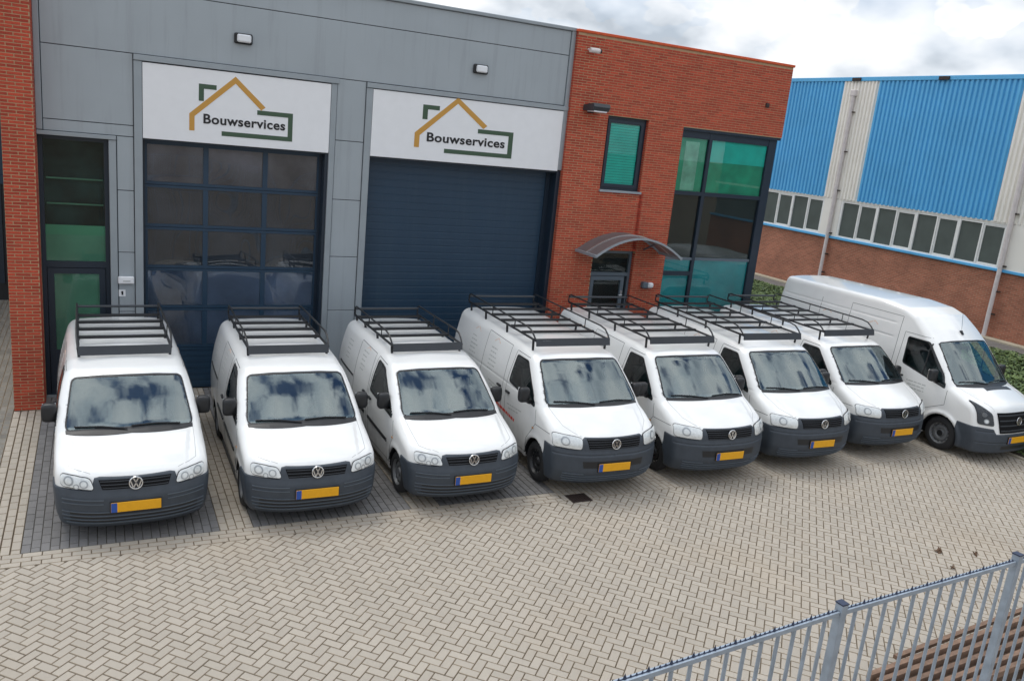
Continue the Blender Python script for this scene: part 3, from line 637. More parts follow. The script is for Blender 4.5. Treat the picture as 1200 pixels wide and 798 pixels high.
# office door
dd = empty('office_door'); dd.parent = off
mb = MB(); mb.box(11.265, 11.31, -.02, .06, 0, 3.0); mb.box(12.33, 12.395, -.02, .06, 0, 3.0); mb.box(11.31, 12.33, -.02, .06, 2.42, 2.50); mb.box(11.31, 12.33, -.02, .06, 2.95, 3.0); mb.build('frame', m_greyframe, dd)
mb = MB(); frame_rect(mb, 11.32, 12.24, .02, 2.41, .09, -.04, .02); mb.build('door_leaf', m_greyframe, dd)
MB().box(11.40, 12.16, -.012, -.004, .10, 2.33).build('pane', m_pane, dd); MB().box(11.31, 12.33, 0.0, .008, 2.5, 2.95).build('pane', m_pane, dd)
mb = MB(); mb.tube([(12.19, -.05, 1.98), (12.19, -.1, 1.98), (12.10, -.1, 1.98)], .012); mb.box(12.17, 12.215, -.055, -.04, 1.90, 2.08); mb.build('handle', m_silver, dd)
MB().box(11.27, 12.40, .3, .31, 0, 3.0).build('room_back', m_room, dd)
# canopy
cn = empty('door_canopy', (0, 0, 0)); cn.parent = off; cn['label'] = 'curved grey glass canopy over the office door'
CX0, CX1 = 10.80, 13.08; CZ0, CRISE = 3.02, .42; YC0, YC1 = YB, -.98
def arc(t): return (CX0+(CX1-CX0)*t, CZ0+CRISE*(1-(2*t-1)**2)-.0*t)
n = 18
for half, (t0, t1) in enumerate(((0, .5), (.5, 1))):
    V = []; F = []
    for i in range(10):
        x, z = arc(t0+(t1-t0)*i/9); V += [(x, YC0, z), (x, YC1, z-.02), (x, YC0, z+.012), (x, YC1, z-.008)]
        if i: q = 4*i; F += [(q-4, q-3, q+1, q), (q-2, q-1, q+3, q+2)]
    link('canopy_sheet', rawmesh(V, F, m_poly, True), cn)
for yy, ww in ((YC1, .05), (YC0-.02, .04), ):
    mb = MB(); P = [arc(i/n) for i in range(n+1)]
    for a, b in zip(P, P[1:]): mb.bar((a[0], yy, a[1]-.015), (b[0]+.003, yy, b[1]-.015), ww, .06, up=(0, 1, 0)) if 0 else mb.bar((a[0], yy, a[1]-.015), (b[0]+.003, yy, b[1]-.015), ww*.8, .042)
    mb.build('canopy_rim', m_greytrim, cn)
mb = MB(); P = [arc(i/n) for i in range(n+1)]; ym = (YC0+YC1)/2
for a, b in zip(P, P[1:]): mb.bar((a[0], ym, a[1]+.005), (b[0]+.003, ym, b[1]+.005), .025, .03)
mb.build('canopy_rib', m_silver, cn)
for t in (0, 1): x, z = arc(t); MB().box(x-.03, x+.03, YC1, YC0, z-.04, z+.02).build('canopy_gutter', m_greytrim, cn)
for t in (.80,): x, z = arc(t); MB().bar((x, YC0, z-.22), (x, YC1+.45, z-.03), .03, .03).build('canopy_brace', m_greyframe, cn)
# wall fittings on the brick
fl = empty('floodlight', (10.72, YB, 6.08), label='grey box floodlight on the brick wall left of the small window', cat='floodlight')
mb = MB(); mb.prism([(0, .06), (-.42, .10), (-.46, .03), (-.40, -.05), (0, -.06)], 'x', -.16, .24); mb.build('housing', m_rackd, fl); MB().box(-.12, .20, -.40, -.12, -.075, -.045).build('lamp_glass', m_lampglass, fl); MB().box(-.04, .1, -.03, .02, -.1, .1).build('bracket', m_black, fl)
sc_ = empty('security_camera', (10.52, YB, 7.24), label='small dome tipped security camera high on the brick wall', cat='camera')
mb = MB(); mb.lathe([(-.03, 0), (-.03, .05), (.16, .055), (.22, .045), (.24, .0)], 14, 'x', (0, -.14, 0)); mb.build('camera_body', m_pipe, sc_, True); MB().lathe([(.20, .05), (.245, .04), (.26, 0)], 14, 'x', (0, -.14, 0)).build('lens', m_black, sc_, True); MB().tube([(0, 0, .02), (.05, -.14, .0)], .02).build('mount', m_pipe, sc_)
kb = empty('outdoor_lamp', (12.83, YB, 2.24), label='small pale wall lamp on the brick right of the office door', cat='wall lamp')
MB().box(-.16, .0, -.11, .01, -.075, .075, bev=.02).build('lamp_body', m_greyframe, kb); MB().box(-.02, .15, -.13, 0, -.07, .065, bev=.04).build('cover', m_lampglass, kb)
sb = MB(); sb.box(-.05, .05, -.04, .01, -.05, .05, bev=.01); tag(sb.build('wall_sensor', m_iron, loc=(15.62, YB, 6.64)), 'tiny dark sensor near the top right corner of the brick wall', 'sensor')

# ------------------------------------------------------------------ building far left in the passage
pb = empty('passage_gate', (0, 0, 0), label='dark gate at the end of the side passage left of the brick pier', cat='gate')
MB().box(-6, -.16, 8.2, 8.5, .45, 3.0).build('gate_panel', mat('gate_dark', (.015, .02, .03), .4), pb); MB().box(-6, -.16, 8.25, 8.4, 3.0, 9.5).build('upper_wall', m_navydoor, pb); MB().box(-6, -.16, 8.2, 8.4, .0, .45).build('base', m_black, pb)
MB().box(-6, -.16, 8.12, 8.2, 2.95, 3.15).build('rail', m_navydoor, pb)
for i in range(6): MB().box(-5.8+i*.95, -5.7+i*.95, 8.13, 8.2, .45, 2.95).build('gate_stile', m_navy, pb)

# ------------------------------------------------------------------ blue factory hall (x = 29.4)
fac = empty('blue_factory_hall', (0, 0, 0), label='blue and cream corrugated factory hall on a brick base', cat='factory')
FX = 29.4
MB().box(FX, FX+22, -18, 28, 0, 2.44).build('brick_base', m_farbrick, fac)
MB().box(FX+.25, FX+22, -18, 28, 2.44, 8.98).build('hall_core', m_factroom, fac)
def corrugated(y0, y1, z0, z1, m):
    p = .19; n_ = max(1, round((y1-y0)/p)); p = (y1-y0)/n_; V = []; F = []; pts = []
    for i in range(n_):
        a = y0+i*p; pts += [(a, 0), (a+p*.28, 0), (a+p*.42, -.06), (a+p*.86, -.06)]
    pts.append((y1, 0))
    for yy, dx in pts: V += [(FX-.02+dx, yy, z0), (FX-.02+dx, yy, z1)]
    for i in range(len(pts)-1): F.append((2*i, 2*i+1, 2*i+3, 2*i+2))
    return link('cladding_sheet', rawmesh(V, F, m), fac)
for y0, y1, m_ in ((10.72, 19, m_blue), (19, 20.8, m_cream), (20.8, 27.5, m_blue), (8.93, 10.70, m_cream), (2.88, 8.91, m_blue), (1.05, 2.86, m_cream), (-5, 1.03, m_blue), (-6.9, -5.02, m_cream), (-14, -6.92, m_blue)):
    yy = y0
    n_ = max(1, round((y1-y0)/1.0)); st = (y1-y0)/n_
    for i in range(n_): corrugated(y0+i*st+.002, y0+(i+1)*st-.002, 4.08, 8.86, m_)
MB().box(FX-.10, FX+22, -18, 28, 8.86, 9.02, bev=.01).build('roof_edge', m_blue, fac)
MB().box(FX-.09, FX-.0, -18, 28, 2.40, 2.50, bev=.01).build('sill_band', m_blue, fac)
MB().box(FX-.035, FX, -18, 28, 4.00, 4.10).build('head_trim', m_cream, fac)
for y0, y1, np_ in ((10.62, 18.0, 8), (2.28, 9.62, 8), (-6.2, 1.2, 8)):
    w = empty('window_band'); w.parent = fac; p = (y1-y0)/np_
    MB().box(FX+.05, FX+.2, y0, y1, 2.5, 4.05).build('room_back', m_factroom, w)
    for i in range(np_+1):
        yy = y0+i*p; hw = .055 if i % 2 == 0 else .03
        MB().box(FX-.04-(.01 if i % 2 == 0 else 0), FX+.06, yy-hw, yy+hw, 2.5, 4.0).build('mullion', m_whitef, w)
    MB().box(FX-.035, FX+.05, y0, y1, 2.5, 2.56).build('bottom_rail', m_whitef, w); MB().box(FX-.035, FX+.05, y0, y1, 3.95, 4.01).build('top_rail', m_whitef, w)
    for i in range(np_):
        MB().box(FX+.01, FX+.018, y0+i*p+.04, y0+(i+1)*p-.04, 2.55, 3.96).build('pane', m_darkpane, w)
        if i % 2 == 0: mb = MB(); yy = y0+i*p; [mb.box(FX-.02, FX+.03, a, b, c_, d_) for a, b, c_, d_ in ((yy+.05, yy+.10, 2.56, 3.95), (yy+p-.09, yy+p-.04, 2.56, 3.95), (yy+.10, yy+p-.09, 2.56, 2.61), (yy+.10, yy+p-.09, 3.9, 3.95))]; mb.build('casement', m_whitef, w)
MB().box(FX-.06, FX+.02, 9.68, 10.60, 2.5, 4.05).build('infill_panel', m_cream, fac); MB().box(FX-.06, FX+.02, 1.22, 2.2, 2.5, 4.05).build('infill_panel', m_cream, fac)
for yy, lbl in ((10.02, 'cream downpipe on the blue hall behind the tall van roof'), (2.13, 'cream downpipe at the right end of the hall windows')):
    dp = empty('downpipe', (FX-.15, yy, 0), label=lbl, cat='downpipe', group='downpipes on the blue hall')
    MB().tube([(0, 0, 2.55), (0, 0, 8.3)], .085, 12).build('upper_pipe', m_pipe, dp, True); MB().tube([(-.02, 0, .12), (-.02, 0, 1.0), (0.0, 0, 2.45), (0, 0, 2.56)], .075, 12).build('lower_pipe', m_pipe, dp, True)
    MB().box(-.09, .09, -.13, .13, 8.25, 8.5, bev=.02).build('hopper', m_pipe, dp)
    for z in (.9, 1.7, 2.6, 4.4, 6.0, 7.6): MB().box(-.02, .1, -.02-.14, .09, z, z+.045).build('bracket', m_iron, dp)
for yy, lbl in ((10.04, 'dark outlet on the roof edge above the cream strip'), (5.95, 'dark outlet on the roof edge above the blue sheets')):
    tag(MB().box(FX-.16, FX-.10, yy-.22, yy+.22, 8.86, 8.99, bev=.01).build('roof_outlet', m_iron), lbl, 'roof outlet', 'roof outlets on the blue hall')
# shrub sprig against the wall
sp = empty('wall_shrub', (28.7, 3.25, .05), label='small dark shrub against the brick base behind the tall van', cat='shrub')
me = leafmass(-.35, .35, -.35, .35, 700, .5, 9, [m_leaf2, m_leaf1], (.03, .07)); co = np.empty(len(me.vertices)*3); me.vertices.foreach_get('co', co); co = co.reshape(-1, 3)
co[:, 2] = co[:, 2]*2.2; kk = (1.25-co[:, 2:3]).clip(.2, 1); co[:, :2] *= kk; me.vertices.foreach_set('co', co.ravel()); link('crown', me, sp)
MB().tube([(0, 0, 0), (.02, 0, .9)], .02, 6).build('stem', m_wood, sp)


# ================================================================== VANS
def smax(a, b, k):
    h = np.maximum(k-np.abs(a-b), 0)/k; return np.maximum(a, b)+h*h*k*.25
def table(pts, sm, lo=-1., hi=8., st=.005):
    x = np.arange(lo, hi, st); yv = np.interp(x, [p[0] for p in pts], [p[1] for p in pts])
    if sm > 0:
        n_ = int(3*sm/st); kx = np.arange(-n_, n_+1)*st; kk = np.exp(-.5*(kx/sm)**2); kk /= kk.sum(); yv = np.convolve(np.pad(yv, n_, mode='edge'), kk, 'valid')
    return x, yv
class Van:
    def __init__(s, **k):
        s.__dict__.update(k); s.Tx, s.Ty = table(s.T, .022); s.Td = np.gradient(s.Ty, s.Tx); s.cow = s.cw; s.Sx, s.Sy = table(s.S, .04); s.Fx, s.Fy = table(s.F, .02)
    def top(s, u, b):
        fade = np.clip((s.sw_fade-b)/.9, 0, 1); bb = b-s.sweep*(u/s.hw)**2*fade
        hd = s.hb[1]*np.clip((s.hb[0]-.10*np.clip((s.cow-bb)/.6, 0, 1)-np.abs(u))/.05, 0, 1)*np.clip((s.cow-bb)/.12, 0, 1)
        return np.interp(bb, s.Tx, s.Ty)-s.crown*(u/s.hw)**2+hd, np.interp(bb, s.Tx, s.Td)
    def f(s, u, b, z):
        u, b, z = np.broadcast_arrays(u, b, z)
        au = np.abs(u); T_, D_ = s.top(au, b); top = (z-T_)/np.sqrt(1+D_*D_)
        S_ = np.interp(z, s.Sx, s.Sy)-s.nf*np.clip((.75-b)/.75, 0, 2)**2-.03*np.clip((b-s.L+.7)/.7, 0, 2)**2
        for wb in (s.w1, s.w2):
            r_ = np.sqrt((b-wb)**2+(z-s.wr)**2); S_ = S_+s.flare*np.exp(-((r_-(s.wrr+.03))/.045)**2)
        for (z0_, dpt, b0_, b1_) in s.grooves:
            S_ = S_-dpt*np.exp(-((z-z0_)/.018)**2)*np.clip((b-b0_)/.08, 0, 1)*np.clip((b1_-b)/.08, 0, 1)
        side = (au-S_)*.97
        fr = (np.interp(z, s.Fx, s.Fy)+s.plan*(au/s.hw)**3-b)*.9
        re = b-(s.L-s.lean*np.clip(z-1.0, 0, 2)**1.5)+.05*(au/s.hw)**4
        f = smax(smax(top, side, s.kt), smax(fr, re, .05), s.kf)
        return smax(f, s.bot-z, .05)
    def well(s, u, b, z, extra=0.):
        d = 1e3
        for wb in (s.w1, s.w2): d = np.minimum(d, np.sqrt((b-wb)**2+(z-s.wr)**2)-(s.wrr+extra))
        return np.maximum(d, s.hw-.30-np.abs(u))
    def grad(s, P, f=None, e=.004):
        f = f or s.f; g_ = np.stack([f(P[:, 0]+(e if i == 0 else 0), P[:, 1]+(e if i == 1 else 0), P[:, 2]+(e if i == 2 else 0))-f(P[:, 0]-(e if i == 0 else 0), P[:, 1]-(e if i == 1 else 0), P[:, 2]-(e if i == 2 else 0)) for i in range(3)], 1)
        return g_/np.maximum(np.linalg.norm(g_, axis=1, keepdims=True), 1e-9)
    def proj(s, A, B, view):
        """view 'front': A=u,B=z find b ; 'side': A=b,B=z find u>0 ; 'left' u<0; 'top': A=u,B=b find z"""
        A = np.asarray(A, float); B = np.asarray(B, float)
        if view == 'front': rngp = np.linspace(-.15, 2.2, 160); ev = lambda t: s.f(A[:, None], t, B[:, None]); mk = lambda t: np.stack([A, t, B], 1)
        elif view in ('side', 'left'):
            sg_ = 1 if view == 'side' else -1; rngp = np.linspace(1.2, .3, 120)*sg_; ev = lambda t: s.f(t, A[:, None], B[:, None]); mk = lambda t: np.stack([t, A, B], 1)
        else: rngp = np.linspace(3.1, .5, 160); ev = lambda t: s.f(A[:, None], B[:, None], t); mk = lambda t: np.stack([A, B, t], 1)
        vals = ev(rngp[None, :].repeat(len(A), 0)); ins = vals < 0; i = np.where(ins.any(1), ins.argmax(1), len(rngp)//3); i = np.clip(i, 1, None)
        t0 = rngp[i-1].copy(); t1 = rngp[i].copy()
        for _ in range(18):
            tm = (t0+t1)/2; v = ev(tm[:, None])[:, 0]; t1 = np.where(v < 0, tm, t1); t0 = np.where(v < 0, t0, tm)
        return mk((t0+t1)/2)
def psdf(poly, x, y):      # convex polygon distance-ish (neg inside)
    P = ccw(list(poly)); d = -1e9
    for i in range(len(P)):
        a = P[i-1]; b = P[i]; nx, ny = b[1]-a[1], -(b[0]-a[0]); l = math.hypot(nx, ny)
        if l < 1e-6: continue
        d = np.maximum(d, ((x-a[0])*nx+(y-a[1])*ny)/l)
    return d
def roundpoly(P, r_, n_=5):
    out_ = []; P = [np.array(p, float) for p in P]
    for i in range(len(P)):
        a, p, c = P[i-1], P[i], P[(i+1) % len(P)]; u1 = (a-p); u2 = (c-p); l1 = np.linalg.norm(u1); l2 = np.linalg.norm(u2); q = min(r_, l1*.45, l2*.45)
        A = p+u1/l1*q; B = p+u2/l2*q
        for k_ in range(n_+1): t = k_/n_; out_.append(tuple((1-t)**2*A+2*t*(1-t)*p+t*t*B))
    return out_
def inset(P, d):
    c = np.mean(P, 0); P = np.array(P); o = []
    for i in range(len(P)):
        a = P[i-1]; b = P[(i+1) % len(P)]; t = b-a; nrm = np.array([t[1], -t[0]]); l = np.linalg.norm(nrm); nrm = nrm/max(l, 1e-6)
        if np.dot(nrm, c-P[i]) < 0: nrm = -nrm
        o.append(tuple(P[i]+nrm*d))
    return o
def resample(P, h):
    o = []
    for i in range(len(P)):
        a = np.array(P[i-1]); b = np.array(P[i]); n_ = max(1, int(np.linalg.norm(b-a)/h))
        for k_ in range(n_): o.append(tuple(a+(b-a)*k_/n_))
    return o
def patch(V_, poly, view, off, thick, m, name, parent, h=.05, hole=None, smooth=True):
    loop = resample(poly, h); vs_ = [Vector(p) for p in loop]; n0 = len(loop); ed = [(i, (i+1) % n0) for i in range(n0)]
    if hole is not None:
        lh = resample(hole, h); nh = len(lh); vs_ += [Vector(p) for p in lh]; ed += [(n0+i, n0+(i+1) % nh) for i in range(nh)]
    A = np.array(poly); x0, y0 = A.min(0); x1, y1 = A.max(0)
    gx, gy = np.meshgrid(np.arange(x0+h*.5, x1, h), np.arange(y0+h*.5, y1, h)); gx = gx.ravel(); gy = gy.ravel()
    def inside(poly_, x, y):
        c = np.zeros(len(x), bool)
        for i in range(len(poly_)):
            a = poly_[i-1]; b = poly_[i]; c ^= ((a[1] > y) != (b[1] > y)) & (x < (b[0]-a[0])*(y-a[1])/((b[1]-a[1]) or 1e-9)+a[0])
        return c
    inn = inside(inset(poly, h*.3), gx, gy)
    if hole is not None: inn &= ~inside(inset(hole, -h*.3), gx, gy)
    vs_ += [Vector((float(a), float(b))) for a, b in zip(gx[inn], gy[inn])]
    rv_, _, rf, *_ = delaunay_2d_cdt(vs_, ed, [], 1 if hole is None else 0, 1e-6)
    Q = np.array([tuple(v) for v in rv_]); F = [tuple(f) for f in rf]
    cent = np.array([Q[list(f)].mean(0) for f in F]); kp = inside(loop, cent[:, 0], cent[:, 1])
    if hole is not None: kp &= ~inside(lh, cent[:, 0], cent[:, 1])
    F = [f for f, k_ in zip(F, kp) if k_]
    P = V_.proj(Q[:, 0], Q[:, 1], view); G = V_.grad(P); O = P+G*off; I_ = P+G*(off-thick); n_ = len(Q)
    from collections import Counter
    cnt = {}
    for f in F:
        for i in range(len(f)): cnt[(f[i-1], f[i])] = 1
    rim = [(a, b) for (a, b) in cnt if (b, a) not in cnt]
    FF = list(F)+[(b, a, a+n_, b+n_) for a, b in rim]
    me = rawmesh(np.concatenate([O, I_]), FF, m); 
    import bmesh
    bm = bmesh.new(); bm.from_mesh(me); loose = [v for v in bm.verts if not v.link_faces]; bmesh.ops.delete(bm, geom=loose, context='VERTS'); bmesh.ops.recalc_face_normals(bm, faces=bm.faces); bm.to_mesh(me); bm.free()
    c0 = np.mean(O, 0); cc_ = np.array([p.center for p in me.polygons[:len(F)]]); nn_ = np.array([p.normal for p in me.polygons[:len(F)]]); up_ = V_.grad(cc_)
    if (nn_*up_).sum() < 0: me.flip_normals()
    if smooth: me.polygons.foreach_set('use_smooth', np.ones(len(me.polygons), bool)); me.set_sharp_from_angle(angle=R(40))
    if m in (m_wind, m_side):
        co = np.empty(len(me.vertices)*3); me.vertices.foreach_get('co', co); me.normals_split_custom_set_from_vertices(V_.grad(co.reshape(-1, 3), e=.045).tolist())
    return link(name, me, parent)
def ribbon(V_, pts, view, w, off, m, name, parent, h=.04, thick=.004):
    P2 = []
    for a, b in zip(pts, pts[1:]):
        n_ = max(1, int(math.hypot(b[0]-a[0], b[1]-a[1])/h)); P2 += [(a[0]+(b[0]-a[0])*k_/n_, a[1]+(b[1]-a[1])*k_/n_) for k_ in range(n_)]
    P2.append(pts[-1]); A = np.array(P2); P = V_.proj(A[:, 0], A[:, 1], view); G = V_.grad(P); V = []; F = []
    for i in range(len(P)):
        t = P[min(i+1, len(P)-1)]-P[max(i-1, 0)]; t /= max(np.linalg.norm(t), 1e-6); sd_ = np.cross(t, G[i]); sd_ /= max(np.linalg.norm(sd_), 1e-6)
        V += [P[i]-sd_*w/2-G[i]*.002, P[i]-sd_*w/2+G[i]*off, P[i]+sd_*w/2+G[i]*off, P[i]+sd_*w/2-G[i]*.002]
        if i: q = 4*i; F += [(q-4+k_, q-3+k_, q+1+k_, q+k_) for k_ in range(3)]
    return link(name, rawmesh(V, F, m), parent) if name else (V, F)
def nets(f, lo, hi, h):
    nx, ny, nz = [int(math.ceil((b-a)/h))+1 for a, b in zip(lo, hi)]
    X = lo[0]+h*np.arange(nx); Y = lo[1]+h*np.arange(ny); Z = lo[2]+h*np.arange(nz)
    D = f(X[:, None, None], Y[None, :, None], Z[None, None, :]); D = np.ascontiguousarray(np.broadcast_to(D, (nx, ny, nz))).astype(np.float32)
    s_ = D < 0; cs_ = np.zeros((nx-1, ny-1, nz-1), np.int8)
    for i in (0, 1):
        for j in (0, 1):
            for k_ in (0, 1): cs_ += s_[i:nx-1+i, j:ny-1+j, k_:nz-1+k_]
    act = (cs_ > 0) & (cs_ < 8); idx = -np.ones(act.shape, np.int64); ci = np.argwhere(act); idx[act] = np.arange(len(ci))
    acc = np.zeros((len(ci), 3)); cnt = np.zeros(len(ci)); cor = [(i, j, k_) for i in (0, 1) for j in (0, 1) for k_ in (0, 1)]
    dv = {c: D[ci[:, 0]+c[0], ci[:, 1]+c[1], ci[:, 2]+c[2]] for c in cor}
    for a in cor:
        for ax in range(3):
            if a[ax]: continue
            b = tuple(a[k_]+(k_ == ax) for k_ in range(3)); va, vb = dv[a], dv[b]; m_ = (va < 0) != (vb < 0); t = np.where(m_, va/np.where(m_, va-vb, 1), 0)
            p = np.tile(np.array(a, float), (len(ci), 1)); p[:, ax] += t; acc += p*m_[:, None]; cnt += m_
    V = np.array(lo)+h*(ci+acc/cnt[:, None]); Fs = []
    for ax in range(3):
        o = [k_ for k_ in range(3) if k_ != ax]; sl0 = [slice(None)]*3; sl1 = [slice(None)]*3; sl0[ax] = slice(0, -1); sl1[ax] = slice(1, None)
        ch = s_[tuple(sl0)] != s_[tuple(sl1)]; e_ = np.argwhere(ch); e_ = e_[(e_[:, o[0]] > 0) & (e_[:, o[1]] > 0) & (e_[:, o[0]] < idx.shape[o[0]]) & (e_[:, o[1]] < idx.shape[o[1]])]
        q = []
        for d0, d1 in ((1, 1), (0, 1), (0, 0), (1, 0)):
            t = e_.copy(); t[:, o[0]] -= d0; t[:, o[1]] -= d1; q.append(idx[t[:, 0], t[:, 1], t[:, 2]])
        q = np.stack(q, 1); flip = s_[e_[:, 0], e_[:, 1], e_[:, 2]]
        if ax == 1: flip = ~flip
        q[~flip] = q[~flip][:, ::-1]; Fs.append(q[(q >= 0).all(1)])
    return V, np.concatenate(Fs)
def netmesh(V_, f, lo, hi, h, mats, outer=None, matf=None):
    V, F = nets(f, lo, hi, h)
    for _ in range(2):       # pull onto the exact surface where smooth
        e = .004; d = f(V[:, 0], V[:, 1], V[:, 2]); g_ = np.stack([f(V[:, 0]+e*(i == 0), V[:, 1]+e*(i == 1), V[:, 2]+e*(i == 2))-f(V[:, 0]-e*(i == 0), V[:, 1]-e*(i == 1), V[:, 2]-e*(i == 2)) for i in range(3)], 1)/(2*e)
        l2 = (g_**2).sum(1); st = np.clip(d/np.maximum(l2, .25), -h*.35, h*.35)[:, None]*g_; V = V-st
    me = bpy.data.meshes.new('shell'); me.vertices.add(len(V)); me.vertices.foreach_set('co', V.ravel()); me.loops.add(4*len(F)); me.loops.foreach_set('vertex_index', F.ravel().astype(np.int32))
    me.polygons.add(len(F)); me.polygons.foreach_set('loop_start', np.arange(0, 4*len(F), 4, dtype=np.int32)); me.polygons.foreach_set('loop_total', np.full(len(F), 4, np.int32))
    me.polygons.foreach_set('use_smooth', np.ones(len(F), bool))
    for m_ in mats: me.materials.append(m_)
    C_ = V[F].mean(1)
    if matf is not None: me.polygons.foreach_set('material_index', matf(C_).astype(np.int32))
    me.update(); me.validate()
    # smooth analytic normals on the outer skin, face-averaged elsewhere
    if outer is not None:
        fo = outer(V[:, 0], V[:, 1], V[:, 2]); vn = np.empty(len(V)*3); me.vertices.foreach_get('normal', vn); vn = vn.reshape(-1, 3)
        G = V_.grad(V, outer); on = (np.abs(fo) < .013) & ((G*vn).sum(1) > .4); nn = np.where(on[:, None], G, vn); me.normals_split_custom_set_from_vertices(nn.tolist())
    return me
def mir(P): return [(-p[0], p[1]) for p in P]

def wheel(parent, u, b, r_, w, style):
    sg_ = 1 if u > 0 else -1
    wh = empty('wheel', (u, b, r_)); wh.parent = parent
    mb = MB(); prof = [(-w/2+.01, r_*.62), (-w/2, r_*.70), (-w/2+.005, r_*.86), (-w/2+.03, r_*.97), (-w/2+.06, r_), (w/2-.06, r_), (w/2-.03, r_*.97), (w/2-.005, r_*.86), (w/2, r_*.70), (w/2-.01, r_*.62)]
    mb.lathe(prof, 40, 'x'); mb.build('tyre', m_rub, wh, True)
    mb = MB(); o = sg_*(w/2-.012)
    rim = {0: m_steel, 1: m_black, 2: m_steel}[style]
    P = [(o, r_*.63), (o-sg_*.015, r_*.60), (o-sg_*.05, r_*.56), (o-sg_*.055, r_*.50), (o-sg_*.03, r_*.44), (o-sg_*.03, r_*.30), (o-sg_*.05, r_*.24), (o-sg_*.03, r_*.20), (o-sg_*.03, 0.001)]
    mb.lathe(P, 36, 'x', mi=0)
    for k_ in range(14):         # vent slots and bright lands between them
        a = 2*math.pi*k_/14
        for (aa, r0, r1, wd, mi_, lift) in ((a, .50, .60, .036, 1, .010),):
            c_, s__ = math.cos(aa), math.sin(aa); x_ = o-sg_*.048+sg_*lift
            V = [(x_, c_*r_*rr-s__*q, s__*r_*rr+c_*q) for rr, q in ((r0, -wd/2), (r1, -wd/2), (r1, wd/2), (r0, wd/2))]
            mb.add(V+[(v[0]-sg_*.01, v[1], v[2]) for v in V], [(0, 1, 2, 3), (4, 5, 6, 7), (0, 1, 5, 4), (1, 2, 6, 5), (2, 3, 7, 6), (3, 0, 4, 7)], mi_)
    mb.build('rim', [rim, {0: m_black, 1: m_silver, 2: m_silver}[style]], wh, True)
    mb = MB(); mb.lathe([(o-sg_*.02, 0.001), (o-sg_*.02, r_*.16), (o-sg_*.035, r_*.20)], 20, 'x'); mb.build('hub_cap', m_black if style else m_steel, wh, True)
    return wh
def badge(V_, parent, z, r_, off):
    P = V_.proj([0.], [z], 'front')[0]; n_ = V_.grad(P[None])[0]; e = empty('badge', tuple(P+n_*off)); e.parent = parent
    e.rotation_euler = (-math.atan2(n_[2], -n_[1])*.6, 0, 0)
    MB().lathe([(0.0, 0.0005), (-.004, .0005), (-.004, r_), (0.004, r_)], 28, 'y').build('badge_back', m_black, e, True)
    mb = MB(); V = []; n1_ = 32; k_ = 8; F = []
    for i in range(n1_):
        a = 2*math.pi*i/n1_
        for j in range(k_):
            t = 2*math.pi*j/k_; rr = r_*.93+r_*.10*math.cos(t); V.append((rr*math.cos(a), -.008+r_*.08*math.sin(t), rr*math.sin(a)))
    for i in range(n1_):
        for j in range(k_): F.append((i*k_+j, ((i+1) % n1_)*k_+j, ((i+1) % n1_)*k_+(j+1) % k_, i*k_+(j+1) % k_))
    mb.add(V, F); mb.build('ring', m_chrome, e, True)
    def strokes(pts, nm):
        mb = MB()
        for a, b in zip(pts, pts[1:]): mb.bar((a[0]*r_, -.009, a[1]*r_), (b[0]*r_, -.009, b[1]*r_), .008, r_*.17, up=(0, 1, 0)) if 0 else mb.bar((a[0]*r_, -.009, a[1]*r_), (b[0]*r_, -.009, b[1]*r_), r_*.17, .008, up=(0, 1, 0))
        mb.build(nm, m_chrome, e)
    strokes([(-.36, .80), (0, .10), (.36, .80)], 'letter_v'); strokes([(-.78, .42), (-.36, -.72), (0, .0), (.36, -.72), (.78, .42)], 'letter_w')
def mirror(parent, u, b, z, arm):
    sg_ = 1 if u > 0 else -1; e = empty('wing_mirror', (u, b, z)); e.parent = parent
    V = []; F = []; n_ = 16; m__ = 9
    for i in range(m__+1):
        t = math.pi*i/m__-math.pi/2
        for k_ in range(n_):
            a = 2*math.pi*k_/n_; ce = lambda v, p: math.copysign(abs(v)**p, v)
            V.append((.095*ce(math.cos(t), .45)*ce(math.cos(a), .5)*(1.0), .065*ce(math.cos(t), .45)*ce(math.sin(a), .6)-.0, .125*ce(math.sin(t), .5)))
    for i in range(m__):
        for k_ in range(n_): F.append((i*n_+k_, i*n_+(k_+1) % n_, (i+1)*n_+(k_+1) % n_, (i+1)*n_+k_))
    MB().add(V, F).build('mirror_shell', m_black, e, True); MB().box(-.08, .08, .055, .066, -.10, .105, bev=.01).build('mirror_glass', m_chrome, e)
    MB().tube([(-sg_*.04, 0, -.09), (-sg_*.10, .0, -.13), (-sg_*arm, -.0, -.15)], .032, 8).build('mirror_arm', m_black, e, True)
def seat(parent, u, b, z):
    e = empty('seat', (u, b, z)); e.parent = parent
    MB().box(-.25, .25, -.25, .25, -.08, .08, bev=.05).build('cushion', m_seat, e)
    mb = MB(); mb.prism([(.18, .0), (.33, .60), (.40, .60), (.30, 0)], 'x', -.24, .24); mb.build('backrest', m_seat, e); MB().box(-.12, .12, .33, .41, .64, .82, bev=.04).build('headrest', m_seat, e)
